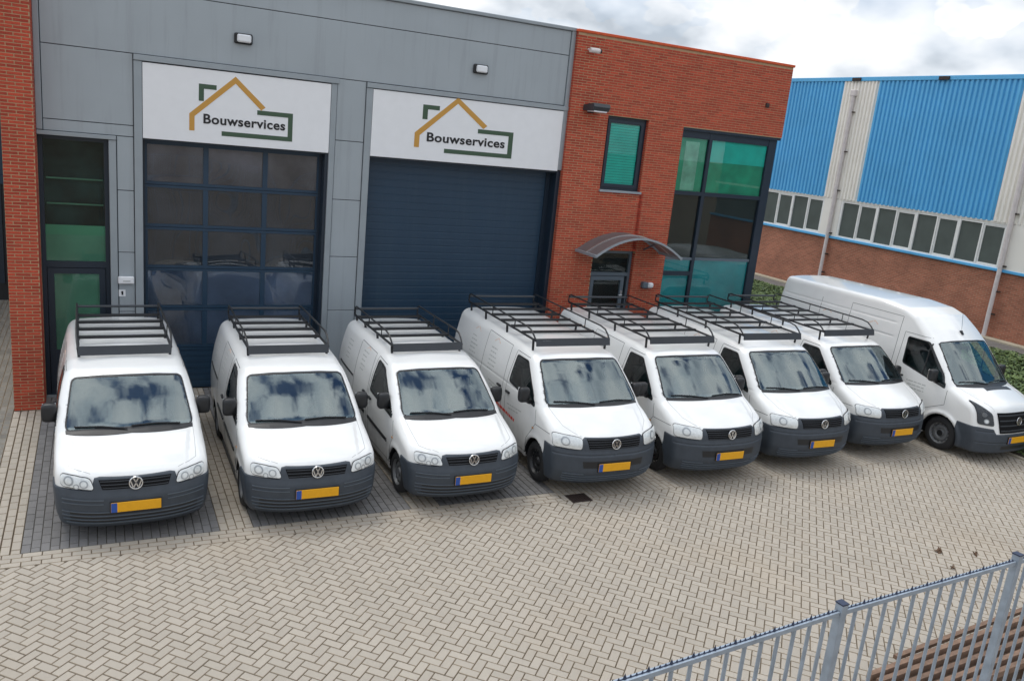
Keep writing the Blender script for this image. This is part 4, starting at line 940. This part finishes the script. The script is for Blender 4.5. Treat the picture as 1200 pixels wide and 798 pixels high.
def rack(V_, parent, hw, b0, b1, zb, ncross, hoop):
    e = empty('roof_rack'); e.parent = parent
    V = [(sx*hw, b0+db, zb+dz) for sx in (-1, 1) for db, dz in ((0, 0), (.035, .125), (.06, .12), (.03, -.005))]
    mb = MB(); mb.add(V, [(0, 1, 2, 3), (7, 6, 5, 4), (0, 4, 5, 1), (1, 5, 6, 2), (2, 6, 7, 3), (3, 7, 4, 0)]); mb.build('wind_deflector', m_rackd, e)
    zr = zb+.085
    for sg_ in (-1, 1):
        x = sg_*hw
        MB().tube([(x, b0+.05, zr), (x, b1, zr)], .020, 8).build('side_rail', m_rack, e, True)
        hp = [(x, b0+.05, zr), (x+sg_*.01, b0+.13, zr+hoop*.45), (x+sg_*.015, b0+.24, zr+hoop*.85), (x+sg_*.015, b0+.40, zr+hoop), (x, b1-.05, zr+hoop), (x, b1+.01, zr+hoop*.85), (x, b1+.02, zr+.02), (x, b1-.05, zr)]
        MB().tube(hp, .0145, 8).build('upper_rail', m_rack, e, True)
        for t in (.30, .62): bb = b0+(b1-b0)*t; MB().tube([(x, bb, zr), (x, bb, zr+hoop)], .009, 6).build('rail_post', m_rack, e)
        for t in (.05, .40, .72, .96):
            bb = b0+(b1-b0)*t; pt = V_.proj([x-sg_*.01], [bb], 'top')[0]
            MB().bar((x, bb, zr), (x-sg_*.01, bb, pt[2]), .035, .02, up=(0, 1, 0)).build('foot', m_rack, e)
    for bb in ncross:
        MB().bar((-hw, bb, zr+.012), (hw, bb, zr+.012), .052, .038).build('crossbar', m_rack, e)
    MB().tube([(-hw, b1-.02, zr+hoop*.7), (hw, b1-.02, zr+hoop*.7)], .020, 10).build('rear_roller', m_rackd, e, True)
def lettering(V_, parent, view, blocks):
    for (nm, m_, items) in blocks:
        V = []; F = []
        for (b0, z0, b1, z1, w_) in items:       # dashed stroke of illegible print
            l = math.hypot(b1-b0, z1-z0); n_ = max(1, int(l/.06)); pos_ = 0
            while pos_ < l-.02:
                dl = random.uniform(.03, .13); a = pos_/l; b = min(1, (pos_+dl)/l); v, f = ribbon(V_, [(b0+(b1-b0)*a, z0+(z1-z0)*a), (b0+(b1-b0)*b, z0+(z1-z0)*b)], view, w_, .002, m_, None, None); k_ = len(V); V += v; F += [tuple(i+k_ for i in g_) for g_ in f]; pos_ += dl+.018
        link(nm, rawmesh(V, F, m_), parent)

def build_van(kind, V_, D):
    root = empty(kind)
    wsc, sdw = D['ws'], D['sw']; wl = ccw(wsc); wopen = inset(D['wo'], .028); sopen = inset(sdw, .025)
    # ---- body shell
    cow, dz = D['dash']
    def fb(u, b, z):
        u, b, z = np.broadcast_arrays(u, b, z); f = V_.f(u, b, z)
        f = np.maximum(f, -V_.well(u, b, z))
        cav = np.maximum(np.maximum(V_.f(u, b, z)+.062, .60-z), np.maximum(b-D['bulk'], (cow-.25)-b)); cav = np.maximum(cav, np.minimum(cow+.42-b, dz-z))
        f = np.maximum(f, -cav)
        wf = np.maximum(psdf(wopen, u, z+V_.crown*(u/V_.hw)**2), np.maximum(b-D['wsb'], cow-.3-b)); f = np.maximum(f, -np.maximum(wf, -(V_.f(u, b, z)+.2)))
        sf = np.maximum(psdf(sopen, b, z), .5-np.abs(u)); return np.maximum(f, -sf)
    me = netmesh(V_, fb, (-V_.hw-.06, -.08, .12), (V_.hw+.06, V_.L+.06, V_.zmax+.06), D.get('h', .026), [m_white, m_int, m_black], outer=V_.f,
                 matf=lambda C_: np.where((np.maximum(psdf(D['wo'], C_[:, 0], C_[:, 2]+V_.crown*(C_[:, 0]/V_.hw)**2), C_[:, 1]-D['wsb']-.1) < -.010) | (np.maximum(psdf(sdw, C_[:, 1], C_[:, 2]), .5-np.abs(C_[:, 0])) < -.012), 1, np.where(V_.f(C_[:, 0], C_[:, 1], C_[:, 2]) > -.022, 0, np.where((V_.well(C_[:, 0], C_[:, 1], C_[:, 2]) > -.03) & (V_.well(C_[:, 0], C_[:, 1], C_[:, 2]) < .03), 2, 1))))
    link('body', me, root)
    # ---- bumper (own dense shell)
    ztop, bend, gro = D['bz'], D['bb'], D['bg']
    def fu(u, b, z):
        u, b, z = np.broadcast_arrays(u, b, z); f0 = V_.f(u, b, z); f = f0-.016
        for (z0, u0, u1, dp) in gro: f = f+dp*np.exp(-((z-z0)/.009)**2)*np.clip((np.abs(u)-u0)/.02, 0, 1)*np.clip((u1-np.abs(u))/.02, 0, 1)
        zt = np.interp(np.abs(u), [p[0] for p in ztop], [p[1] for p in ztop]); f = smax(f, (z-zt)*.9, .02)
        f = smax(f, b-bend, .015); f = np.maximum(f, -V_.well(u, b, z, -.012)); return np.maximum(f, -(f0+.03))
    me = netmesh(V_, fu, (-V_.hw-.06, -.08, V_.bot-.06), (V_.hw+.06, bend+.05, max(p[1] for p in ztop)+.04), .0125, [m_bump]); link('bumper', me, root)
    # ---- glass
    def front(nm, poly, off, th, m_, h=.05, hole=None, par=root): return patch(V_, poly, 'front', off, th, m_, nm, par, h, hole)
    front('windscreen', roundpoly(inset(wsc, .008), .07), .004, .006, m_wind, .06)
    front('windscreen_seal', roundpoly(inset(wsc, -.006), .075), .007, .012, m_black, .03, hole=roundpoly(inset(wsc, .016), .06))
    wz = D['cowlz']; front('cowl_panel', D['cowl'], .006, .01, m_black, .03)
    for view, sg_ in (('side', 1), ('left', -1)):
        patch(V_, roundpoly(inset(sdw, .006), .05), view, .002, .005, m_side, 'side_window', root, .06)
        patch(V_, roundpoly(inset(sdw, -.008), .055), view, .005, .012, m_black, 'window_seal', root, .03, hole=roundpoly(inset(sdw, .022), .045))
        for ln in D['seams']: ribbon(V_, ln, view, .008, .0015, m_seam, 'panel_seam', root)
        for (b_, z_, l_) in D['handles']:
            p = V_.proj([b_], [z_], view)[0]; MB().box(-.012, .03, -l_/2, l_/2, -.018, .018, bev=.01).build('door_handle', m_black, root, loc=(p[0]-(0.03 if sg_ > 0 else -.0)+(.012 if sg_ > 0 else -.02), b_, z_))
        for (pts, w_, o_) in D['strips']: ribbon(V_, pts, view, w_, o_, m_black, 'rubbing_strip', root)
        p = V_.proj([D['mirr'][1]+.06], [D['mirr'][2]-.1], view)[0]; mirror(root, sg_*D['mirr'][0], D['mirr'][1], D['mirr'][2], D['mirr'][0]-abs(p[0])+.06)
        if D.get('indic'): bi, zi = D['indic']; p = V_.proj([bi], [zi], view)[0]; MB().box(-.008, .008, -.03, .03, -.014, .014, bev=.005).build('side_indicator', m_amber, root, loc=(p[0], bi, zi))
        lettering(V_, root, view, D['text'])
    for ln in D['hood']:
        for s_ in (1, -1): ribbon(V_, [(s_*p[0], p[1]) for p in ln], 'top', .006, .0012, m_seaml, 'bonnet_seam', root)
    # ---- headlights
    for s_ in (1, -1):
        hl = empty('headlight'); hl.parent = root; P = [(s_*p[0], p[1]) for p in D['hl']]
        patch(V_, roundpoly(inset(P, -.006), .05), 'front', .019, .03, m_black if not D['hldark'] else m_black, 'lamp_housing', hl, .03)
        patch(V_, roundpoly(inset(P, .004), .045), 'front', .0225, .006, m_refl if not D['hldark'] else m_rackd, 'reflector', hl, .03)
        for (cu, cz_, rr, m_) in D['bulbs']:
            q = [(s_*cu+rr*math.cos(t*math.pi/10), cz_+rr*math.sin(t*math.pi/10)) for t in range(20)]
            patch(V_, q, 'front', .0255, .004, m_, 'lamp_bowl', hl, .03)
            q = [(s_*cu+rr*.68*math.cos(t*math.pi/10), cz_+rr*.68*math.sin(t*math.pi/10)) for t in range(20)]
            patch(V_, q, 'front', .028, .004, m_refl if m_ is m_lensdark else m_, 'lamp_bulb', hl, .03)
        patch(V_, roundpoly(P, .05), 'front', .033, .004, m_clear, 'lens', hl, .03)
    # ---- grille
    gr = empty('grille'); gr.parent = root; G_ = D['gr']
    patch(V_, G_, 'front', .021, .02, m_grilleb, 'grille_back', gr, .03)
    zz = [p[1] for p in G_]; z0, z1 = min(zz), max(zz)
    for i in range(D['slats']):
        z = z0+(z1-z0)*(i+.5)/D['slats']; t = (z-z0)/(z1-z0); w_ = G_[0][0]*-1*(1-t)+(-G_[3][0])*t
        hh = (z1-z0)/D['slats']*.11; patch(V_, [(-w_+.01, z-hh), (w_-.01, z-hh), (w_-.01, z+hh), (-w_+.01, z+hh)], 'front', .030, .02, m_rackd, 'slat', gr, .03)
    for Q in D.get('intake', []): patch(V_, Q, 'front', .0185, .01, m_black, 'air_intake', root, .025)
    for (zl, ua, ub, _) in D.get('ledge', []): patch(V_, [(ua, zl-.007), (ub, zl-.007), (ub, zl+.003), (ua, zl+.003)], 'front', .026, .02, m_rib_lit, 'bumper_rib', root, .04)
    badge(V_, root, D['badge'], .08, .036)
    # ---- plate
    p = V_.proj([0.], [D['plate']], 'front')[0]; pl = empty('number_plate', (0, p[1]-.03, D['plate'])); pl.parent = root
    MB().box(-.285, .285, -.006, .012, -.064, .064, bev=.004).build('plate_panel', m_yellow, pl); MB().box(-.283, -.215, -.0085, -.004, -.061, .061).build('blue_band', m_blueplate, pl)
    MB().box(-.293, .293, .002, .03, -.071, .071).build('plate_holder', m_black, pl)
    # ---- wipers
    for (pts) in D['wipe']:
        A = np.array(pts); P = V_.proj(A[:, 0], A[:, 1], 'front'); G = V_.grad(P); MB().tube([tuple(a+g_*.022) for a, g_ in zip(P, G)], .010, 6).build('wiper', m_black, root, True)
    # ---- interior
    sw_ = MB(); n_ = 24
    c_ = Vector((V_.hw*.42, cow+.60, dz+.02)); ex = Vector((1, 0, 0)); ey = Vector((0, .45, .9)).normalized()
    sw_.tube([tuple(c_+.19*(math.cos(2*math.pi*i/n_)*ex+math.sin(2*math.pi*i/n_)*ey)) for i in range(n_+1)], .015, 6); sw_.bar(tuple(c_-.18*ex), tuple(c_+.18*ex), .03, .05); sw_.build('steering_wheel', m_black, root, True)
    for u in (-.42, .42): seat(root, u*V_.hw/.9, D['seatb'], .78 if dz < 1.05 else .9 if dz < 1.25 else 1.05)
    MB().box(-.10, .10, cow+.10, cow+.22, dz+.003, dz+.02).build('dash_papers', m_lampglass, root)
    MB().box(-.13, .13, D['rvm'][0], D['rvm'][0]+.03, D['rvm'][1]-.04, D['rvm'][1]+.04, bev=.01).build('rear_view_mirror', m_black, root)
    for u in (-1, 1):
        for b_ in (V_.w1, V_.w2): wheel(root, u*(V_.hw-.035-.1), b_, V_.wr, .2, D['wheel'])
    if D.get('rack'): rack(V_, root, *D['rack'])
    return root

CAD = Van(T=[(-1, .70), (.02, .80), (.10, .875), (.30, .97), (.60, 1.075), (.86, 1.165), (.87, 1.17), (1.05, 1.305), (1.24, 1.445), (1.43, 1.575), (1.62, 1.695), (1.75, 1.745), (2.1, 1.805), (2.8, 1.845), (3.6, 1.86), (4.6, 1.85)],
          S=[(.1, .80), (.3, .865), (.5, .885), (.72, .90), (.95, .90), (1.15, .885), (1.4, .845), (1.62, .79), (1.8, .735), (2.2, .6)],
          F=[(.1, .14), (.25, .05), (.36, .01), (.5, .0), (.6, .0), (.68, .03), (.76, .05), (.85, .07), (.95, .13), (1.3, .6)],
          sweep=.15, sw_fade=2.9, hw=.90, crown=.045, nf=.05, L=4.40, lean=.07, w1=.87, w2=3.55, wr=.315, wrr=.365, flare=.012, grooves=[], plan=.30, kt=.13, kf=.07, cw=.84, hb=(.74, .016), bot=.20, zmax=1.90)
T5 = Van(T=[(-1, .85), (.0, .93), (.08, .99), (.30, 1.125), (.50, 1.225), (.68, 1.30), (.69, 1.31), (.86, 1.463), (1.03, 1.613), (1.20, 1.752), (1.36, 1.875), (1.5, 1.935), (1.9, 1.975), (3.0, 2.00), (5, 1.995)],
         S=[(.1, .86), (.3, .92), (.5, .94), (.9, .952), (1.15, .952), (1.28, .940), (1.5, .905), (1.75, .85), (1.95, .80), (2.2, .7)],
         F=[(.1, .20), (.26, .10), (.36, .035), (.46, .0), (.72, .0), (.80, .03), (.9, .04), (1.0, .07), (1.1, .14), (1.4, .6)],
         sweep=.17, sw_fade=2.7, hw=.95, crown=.045, nf=.03, L=4.89, lean=.06, w1=.90, w2=3.90, wr=.33, wrr=.385, flare=.010, grooves=[(1.27, .006, .9, 4.7)], plan=.31, kt=.13, kf=.06, cw=.66, hb=(.72, .012), bot=.25, zmax=2.02)
CRA = Van(T=[(-1, .9), (.0, 1.02), (.08, 1.08), (.3, 1.19), (.55, 1.29), (.80, 1.385), (.81, 1.395), (.98, 1.59), (1.14, 1.775), (1.31, 1.963), (1.47, 2.13), (1.7, 2.33), (2.0, 2.55), (2.35, 2.66), (3.0, 2.715), (6.2, 2.68)],
          S=[(.1, .90), (.3, .95), (.6, .985), (1.1, .993), (1.4, .98), (1.8, .935), (2.2, .895), (2.6, .835), (2.8, .78)],
          F=[(.1, .12), (.25, .04), (.45, .0), (.6, .01), (.8, .05), (1.0, .10), (1.15, .18), (1.5, .7)],
          sweep=.18, sw_fade=3.0, hw=.99, crown=.05, nf=.04, L=5.98, lean=.05, w1=1.0, w2=4.66, wr=.345, wrr=.40, flare=.03, grooves=[(2.28, .010, 2.5, 5.8), (1.98, .010, 2.5, 5.8), (1.50, .010, 2.5, 5.8)], plan=.30, kt=.11, kf=.05, cw=.78, hb=(.76, .02), bot=.22, zmax=2.76)

def textlines(b0, z0, db, n_, l=.28, step=.075, slope=0.):
    return [(b0-k_*.0, z0-k_*step, b0-(l*random.uniform(.6, 1)), z0-k_*step, .022) for k_ in range(n_)]
cad = build_van('small_panel_van', CAD, dict(
    ws=[(-.775, 1.145), (-.4, 1.165), (0, 1.175), (.4, 1.165), (.775, 1.145), (.685, 1.645), (.35, 1.675), (0, 1.682), (-.35, 1.675), (-.685, 1.645)], wsb=1.95, wo=[(-.775, 1.178), (.775, 1.178), (.685, 1.675), (-.685, 1.675)],
    sw=[(1.14, 1.07), (2.30, 1.15), (2.22, 1.68), (1.88, 1.63), (1.30, 1.24)], dash=(.90, 1.03), bulk=2.45,
    bz=[(0, .845), (.40, .855), (.46, .84), (.50, .70), (.8, .705), (1, .70)], bb=.62, bg=[],
    cowlz=1.16, cowl=[(-.76, 1.12), (0, 1.145), (.76, 1.12), (.765, 1.15), (0, 1.18), (-.765, 1.15)],
    seams=[[(1.08, 1.06), (1.02, .85), (1.16, .55), (1.16, .36), (2.30, .34), (2.36, 1.15), (2.28, 1.72), (1.90, 1.68)], [(2.42, .36), (2.42, 1.72), (3.22, 1.74), (3.22, .70)]],
    handles=[(2.24, 1.03, .14), (2.55, 1.04, .14)], strips=[([(1.30, .66), (2.30, .70)], .05, .014), ([(2.48, .71), (3.10, .73)], .05, .014), ([(3.25, 1.10), (4.1, 1.15)], .03, .010)],
    mirr=(.955, 1.40, 1.27), indic=(1.05, .80), hood=[[(.765, .98), (.755, .65), (.735, .36)], [(.735, .36), (.60, .235), (.50, .17)]],
    text=[('side_lettering', m_text, textlines(3.0, 1.62, 0, 5)+textlines(3.85, 1.60, 0, 5)), ('roof_mark', m_marko, [(2.9, 1.68, 2.8, 1.72, .015), (2.8, 1.72, 2.7, 1.68, .015)])],
    hl=[(.815, .86), (.81, .725), (.455, .70), (.50, .835)], hldark=False, bulbs=[(.725, .79, .052, m_lensdark), (.565, .765, .047, m_lensdark), (.645, .735, .030, m_lensdark)],
    gr=[(-.37, .705), (.37, .705), (.41, .815), (-.41, .815)], slats=3, ledge=[(.585, -.80, -.36, 0), (.585, .36, .80, 0), (.535, -.80, -.36, 0), (.535, .36, .80, 0), (.425, -.80, .80, 0), (.375, -.80, .80, 0), (.325, -.79, .79, 0), (.275, -.76, .76, 0)], intake=[[(-.72, z_-.011), (.72, z_-.011), (.72, z_+.011), (-.72, z_+.011)] for z_ in (.40, .35, .30)], badge=.765, plate=.49,
    wipe=[[(-.05, 1.165), (-.35, 1.19), (-.66, 1.18)], [(.60, 1.165), (.3, 1.195), (.0, 1.19)]], seatb=1.95, rvm=(1.62, 1.60), wheel=0, rack=(.60, 2.08, 4.28, 1.835, (2.72, 3.19, 3.63, 4.08), .17)))
t5 = build_van('panel_van', T5, dict(
    ws=[(-.845, 1.30), (-.45, 1.315), (0, 1.32), (.45, 1.315), (.845, 1.30), (.725, 1.855), (.35, 1.88), (0, 1.885), (-.35, 1.88), (-.725, 1.855)], wsb=1.75, wo=[(-.845, 1.332), (.845, 1.332), (.725, 1.882), (-.725, 1.882)],
    sw=[(1.03, 1.20), (2.08, 1.32), (2.03, 1.80), (1.62, 1.80), (1.18, 1.40)], dash=(.74, 1.17), bulk=2.3,
    bz=[(0, .995), (.50, 1.0), (.545, .97), (.57, .822), (1, .825)], bb=.58, bg=[(.735, 0, .95, .014)], ledge=[(.44, -.80, -.50, .30), (.44, .50, .80, .30), (.40, -.80, .80, .02), (.36, -.80, .80, .02), (.32, -.78, .78, .02)],
    cowlz=1.3, cowl=[(-.82, 1.275), (0, 1.295), (.82, 1.275), (.825, 1.30), (0, 1.325), (-.825, 1.30)],
    seams=[[(.98, 1.18), (.95, .95), (1.22, .62), (1.25, .36), (2.12, .36), (2.16, 1.30), (2.08, 1.86), (1.62, 1.85)], [(2.30, .38), (2.30, 1.88), (3.30, 1.90), (3.30, .38)], [(.95, .95), (.45, .97)], [(2.2, .55), (4.8, .55)]],
    handles=[(2.05, 1.13, .15), (2.42, 1.14, .15)], strips=[],
    mirr=(1.07, 1.22, 1.36), indic=(1.02, .86), hood=[[(.82, .84), (.80, .65), (.75, .42), (.60, .22), (.54, .17)]],
    text=[('side_lettering', m_text, textlines(3.05, 1.66, 0, 6, .35)+textlines(3.95, 1.66, 0, 6, .35)+[(2.9, 1.10, 2.5, 1.08, .025), (2.85, 1.04, 2.55, 1.02, .02), (2.05, .93, 1.45, .97, .02), (1.98, .87, 1.6, .90, .02)]), ('red_lettering', m_red, [(2.50, .80, 1.72, .73, .05)]), ('roof_mark', m_marko, [(3.0, 1.78, 2.88, 1.85, .015), (2.88, 1.85, 2.76, 1.78, .015), (3.9, 1.78, 3.78, 1.85, .015), (3.78, 1.85, 3.66, 1.78, .015)])],
    hl=[(.925, 1.02), (.93, .835), (.555, .822), (.545, .985)], hldark=False, bulbs=[(.78, .925, .06, m_lensdark), (.64, .91, .05, m_refl)],
    gr=[(-.44, .83), (.44, .83), (.48, .975), (-.48, .975)], slats=5, intake=[[(-.52, .535), (.52, .535), (.54, .645), (-.54, .645)]], badge=.90, plate=.545,
    wipe=[[(-.05, 1.315), (-.4, 1.345), (-.72, 1.34)], [(.72, 1.31), (.4, 1.345), (.05, 1.34)]], seatb=1.75, rvm=(1.38, 1.76), wheel=1, rack=(.705, 1.64, 4.68, 2.035, (2.24, 2.68, 3.11, 3.54, 3.98, 4.42), .165)))
cra = build_van('tall_panel_van', CRA, dict(
    ws=[(-.86, 1.37), (-.45, 1.39), (0, 1.395), (.45, 1.39), (.86, 1.37), (.76, 2.09), (.4, 2.125), (0, 2.135), (-.4, 2.125), (-.76, 2.09)], wsb=1.85, wo=[(-.86, 1.410), (.86, 1.410), (.76, 2.12), (-.76, 2.12)],
    sw=[(1.05, 1.27), (2.14, 1.52), (2.16, 2.08), (1.66, 2.08), (1.15, 1.50)], dash=(.86, 1.27), bulk=2.35, h=.03,
    bz=[(0, .62), (.58, .62), (.64, .72), (.9, .74), (1.1, .74)], bb=.66, bg=[(.66, .6, .95, .012), (.44, 0, .95, .012)],
    cowlz=1.37, cowl=[(-.84, 1.345), (0, 1.365), (.84, 1.345), (.845, 1.375), (0, 1.40), (-.845, 1.375)],
    seams=[[(1.0, 1.25), (1.0, .95), (1.42, .75), (1.45, .40), (2.25, .40), (2.28, 1.5), (2.26, 2.16), (1.66, 2.16)], [(2.40, .42), (2.40, 2.45), (3.75, 2.45), (3.75, .42)], [(4.6, .9), (4.6, 2.4)]],
    handles=[(2.12, 1.26, .16)], strips=[([(1.50, .62), (2.3, .62)], .10, .014), ([(2.45, .62), (4.2, .62)], .10, .014)],
    mirr=(1.13, 1.28, 1.50), indic=None, hood=[[(.82, 1.05), (.80, .8), (.66, .35), (.6, .2)]],
    text=[('side_lettering', m_text, [(1.95, 1.20, 1.45, 1.20, .02), (1.9, 1.13, 1.5, 1.13, .02), (1.85, 1.06, 1.5, 1.06, .02)]), ('side_mark', m_marko, [(3.2, 2.13, 3.05, 2.2, .02), (3.05, 2.2, 2.95, 2.13, .02), (4.5, 2.1, 4.35, 2.17, .02), (4.35, 2.17, 4.25, 2.1, .02)])],
    hl=[(.925, 1.20), (.915, .80), (.64, .775), (.67, 1.0)], hldark=True, bulbs=[(.78, .86, .045, m_lensdark), (.81, .98, .042, m_steel)],
    gr=[(-.50, .64), (.50, .64), (.56, 1.03), (-.56, 1.03)], slats=4, intake=[[(-.4, .30), (.4, .30), (.4, .38), (-.4, .38)]], badge=.86, plate=.50,
    wipe=[[(-.05, 1.39), (-.4, 1.43), (-.74, 1.42)], [(.74, 1.38), (.4, 1.43), (.05, 1.42)]], seatb=1.85, rvm=(1.45, 1.98), wheel=2))
# crafter extras: bonnet vent, aerial, window divider
patch(CRA, [(-.30, .62), (.52, .62), (.50, .72), (-.28, .72)], 'top', .006, .01, m_rackd, 'bonnet_vent', cra, .03)
p = CRA.proj([0.0], [1.62], 'top')[0]; ae = empty('aerial', tuple(p)); ae.parent = cra
mb = MB(); mb.prism([(-.06, -.02), (.06, -.02), (.03, .05), (.0, .06)], 'x', -.02, .02); mb.build('aerial_foot', m_black, ae); MB().tube([(0, 0, .03), (0, .06, .40)], .004, 6).build('aerial_rod', m_greyframe, ae)
for view in ('side', 'left'): ribbon(CRA, [(1.62, 1.42), (1.60, 2.06)], view, .03, .008, m_black, 'window_divider', cra)

def place(o, x, y, a, label, group):
    o.location = (x, y, 0); o.rotation_euler = (0, 0, -a); tag(o, label, 'van', group)
GP = 'white vans parked side by side in front of the buildings'
t5s = [t5]+[copy_tree(t5) for _ in range(3)]; cads = [cad]+[copy_tree(cad) for _ in range(2)]
place(cads[0], 1.542, -5.741, -.019, 'leftmost small white van with roof rack, parked nearest the brick pier', GP)
place(cads[1], 3.751, -5.906, .003, 'small white van with roof rack second from left, in front of the glazed garage door', GP)
place(cads[2], 6.002, -5.970, -.009, 'small white van with roof rack right beside the first of the larger vans', GP)
place(t5s[0], 8.314, -6.151, .021, 'larger white van behind the rusty drain grate, first of the four larger racked vans', GP)
place(t5s[1], 10.590, -6.181, .014, 'larger white van second of the four larger racked vans from the left', GP)
place(t5s[2], 12.803, -6.087, .028, 'larger white van third of the four larger racked vans from the left', GP)
place(t5s[3], 15.087, -5.930, .004, 'larger white van with roof rack directly beside the tall van without a rack', GP)
place(cra, 17.478, -6.702, -.030, 'tall long white van with high roof and no rack, at right end of row', GP)
_rk = [q for q in t5s[0].children if q.name.startswith('roof_rack')][0]
MB().box(-.60, -.44, 1.665, 1.673, 2.075, 2.125).build('sticker', m_signw, _rk)
# ------------------------------------------------------------------ foreground fence
def bz(px, py, z):
    D_ = FW+RT*((px-600)/FPX)+UP*((399-py)/FPX); return Vector(CAM+D_*((z-CAM[2])/D_[2]))
FZ = 3.0
A_, B_, C_ = bz(700, 803, FZ), bz(986, 712, FZ), bz(1192, 654, FZ); E_ = C_+(C_-B_)*1.0; A2 = A_-(B_-A_)*1.2
fn = empty('steel_bar_fence', (B_.x, B_.y, 0), label='galvanised steel bar fence with spiked top rail in the foreground', cat='fence'); off_ = Vector((B_.x, B_.y, 0))
def fpost(P): 
    q = P-off_; dirv = (C_-B_).normalized(); 
    V = MB().bar((q.x, q.y, 0), (q.x, q.y, FZ+.028), .048, .048, up=(-dirv.y, dirv.x, 0)); V.build('post', m_galv, fn); MB().bar((q.x, q.y, FZ+.028), (q.x, q.y, FZ+.036), .054, .054, up=(-dirv.y, dirv.x, 0)).build('post_cap', m_galvd, fn)
for P in (A_-(B_-A_)*.25, B_, C_, E_): fpost(P)
spk = MB()
for P, Q in ((A2, B_), (B_, C_), (C_, E_)):
    p, q = P-off_, Q-off_; d_ = (q-p).normalized(); L_ = (q-p).length; p2 = p+d_*.03; q2 = q-d_*.03
    for z in (FZ-.025, .25): MB().bar((p2.x, p2.y, z), (q2.x, q2.y, z), .032, .026).build('rail', m_galv, fn)
    nb = int(L_/.125); 
    for i in range(1, nb): t = p+(q-p)*(i/nb); MB().tube([(t.x, t.y, .22), (t.x, t.y, FZ-.04)], .011, 8).build('bar', m_galv, fn, True)
    ns = int(L_/.036)
    for i in range(ns):
        t = p+d_*(.05+.036*i); 
        if (q-t).length < .05: continue
        h_ = .018 if i % 4 else .032; w_ = .010 if i % 4 else .014
        nrm = Vector((-d_.y, d_.x, 0)); b0 = Vector((t.x, t.y, FZ-.011)); spk.add([b0-d_*w_, b0-nrm*w_*.6, b0+d_*w_, b0+nrm*w_*.6, b0+Vector((0, 0, h_))], [(0, 1, 4), (1, 2, 4), (2, 3, 4), (3, 0, 4)])
    spk.bar((p2.x, p2.y, FZ-.0105), (q2.x, q2.y, FZ-.0105), .006, .003)
tag(spk.build('spike_strip', m_galvd, fn), kind='stuff')
# planks behind the fence
lbls = ['thin plank furthest behind the fence, at the back of the timber pile', 'plank second from the back of the timber pile with its cut end in view', 'plank third from the back of the timber pile', 'plank fourth from the back of the timber pile', 'plank fifth from the back of the timber pile', 'plank sixth from the back of the timber pile, low by the fence']
rows_ = [((1046.7, 765.8), (1179, 717.5), .13, .045), ((1015.8, 786.7), (1171.7, 730), .26, .07), ((1026.7, 794), (1168, 744), .26, .07), ((1035, 805), (1164, 758.3), .26, .07), ((1045, 816), (1160, 773), .26, .07), ((1055, 825), (1156.7, 786.7), .26, .07)]
for lb_, (p0, p1, z, h_) in zip(lbls, rows_):
    a = bz(*p0, z); b = bz(*p1, z); d_ = (b-a).normalized(); b = a+d_*4.2; nrm = Vector((d_.y, -d_.x, 0)); c_ = a+nrm*.033
    pl = MB(); pl.bar((0, 0, -h_/2), tuple(b-a+Vector((0, 0, -h_/2))), .058, h_); tag(pl.build('timber_plank', m_wood, loc=tuple(c_)), lb_, 'plank', 'timber planks piled behind the fence')
low_ = ['added dark plank filling the gap behind the second plank', 'added dark plank filling the third gap of the timber pile', 'added dark plank filling the fourth gap of the timber pile', 'added dark plank filling the fifth gap, low by the fence']
for q_, lb_ in zip(range(1, 5), low_):  # lower planks added to make the gaps in the pile dark
    (p0, p1, z, h_), (r0, r1, _, _) = rows_[q_], rows_[q_+1]
    a = (bz(*p0, z)+bz(*r0, z))/2; b = (bz(*p1, z)+bz(*r1, z))/2; a.z = b.z = .19; d_ = (b-a).normalized(); b = a+d_*4.0; nrm = Vector((d_.y, -d_.x, 0)); c_ = a+nrm*.03
    pl = MB(); pl.bar((0, 0, -.09), tuple(b-a+Vector((0, 0, -.09))), .11, .18); tag(pl.build('timber_plank', m_wood_gap, loc=tuple(c_)), lb_, 'plank', 'timber planks piled behind the fence')
for t, nm_ in ((.35, 'left'), (1.9, 'right')):
    a = bz(1015.8, 786.7, .15); b = bz(1171.7, 730, .15); d_ = (b-a).normalized(); c_ = a+d_*t; nrm = Vector((d_.y, -d_.x, 0)); mb = MB(); e0 = c_+nrm*.02; e1 = c_+nrm*1.3
    mb.bar((0, 0, 0), tuple(e1-e0), .08, .16); tag(mb.build('timber_bearer', m_wood, loc=(e0.x, e0.y, .08)), 'short timber bearer under the planks, %s' % ('nearest their cut ends' if t < 1 else 'further along towards the right frame edge'), 'bearer')
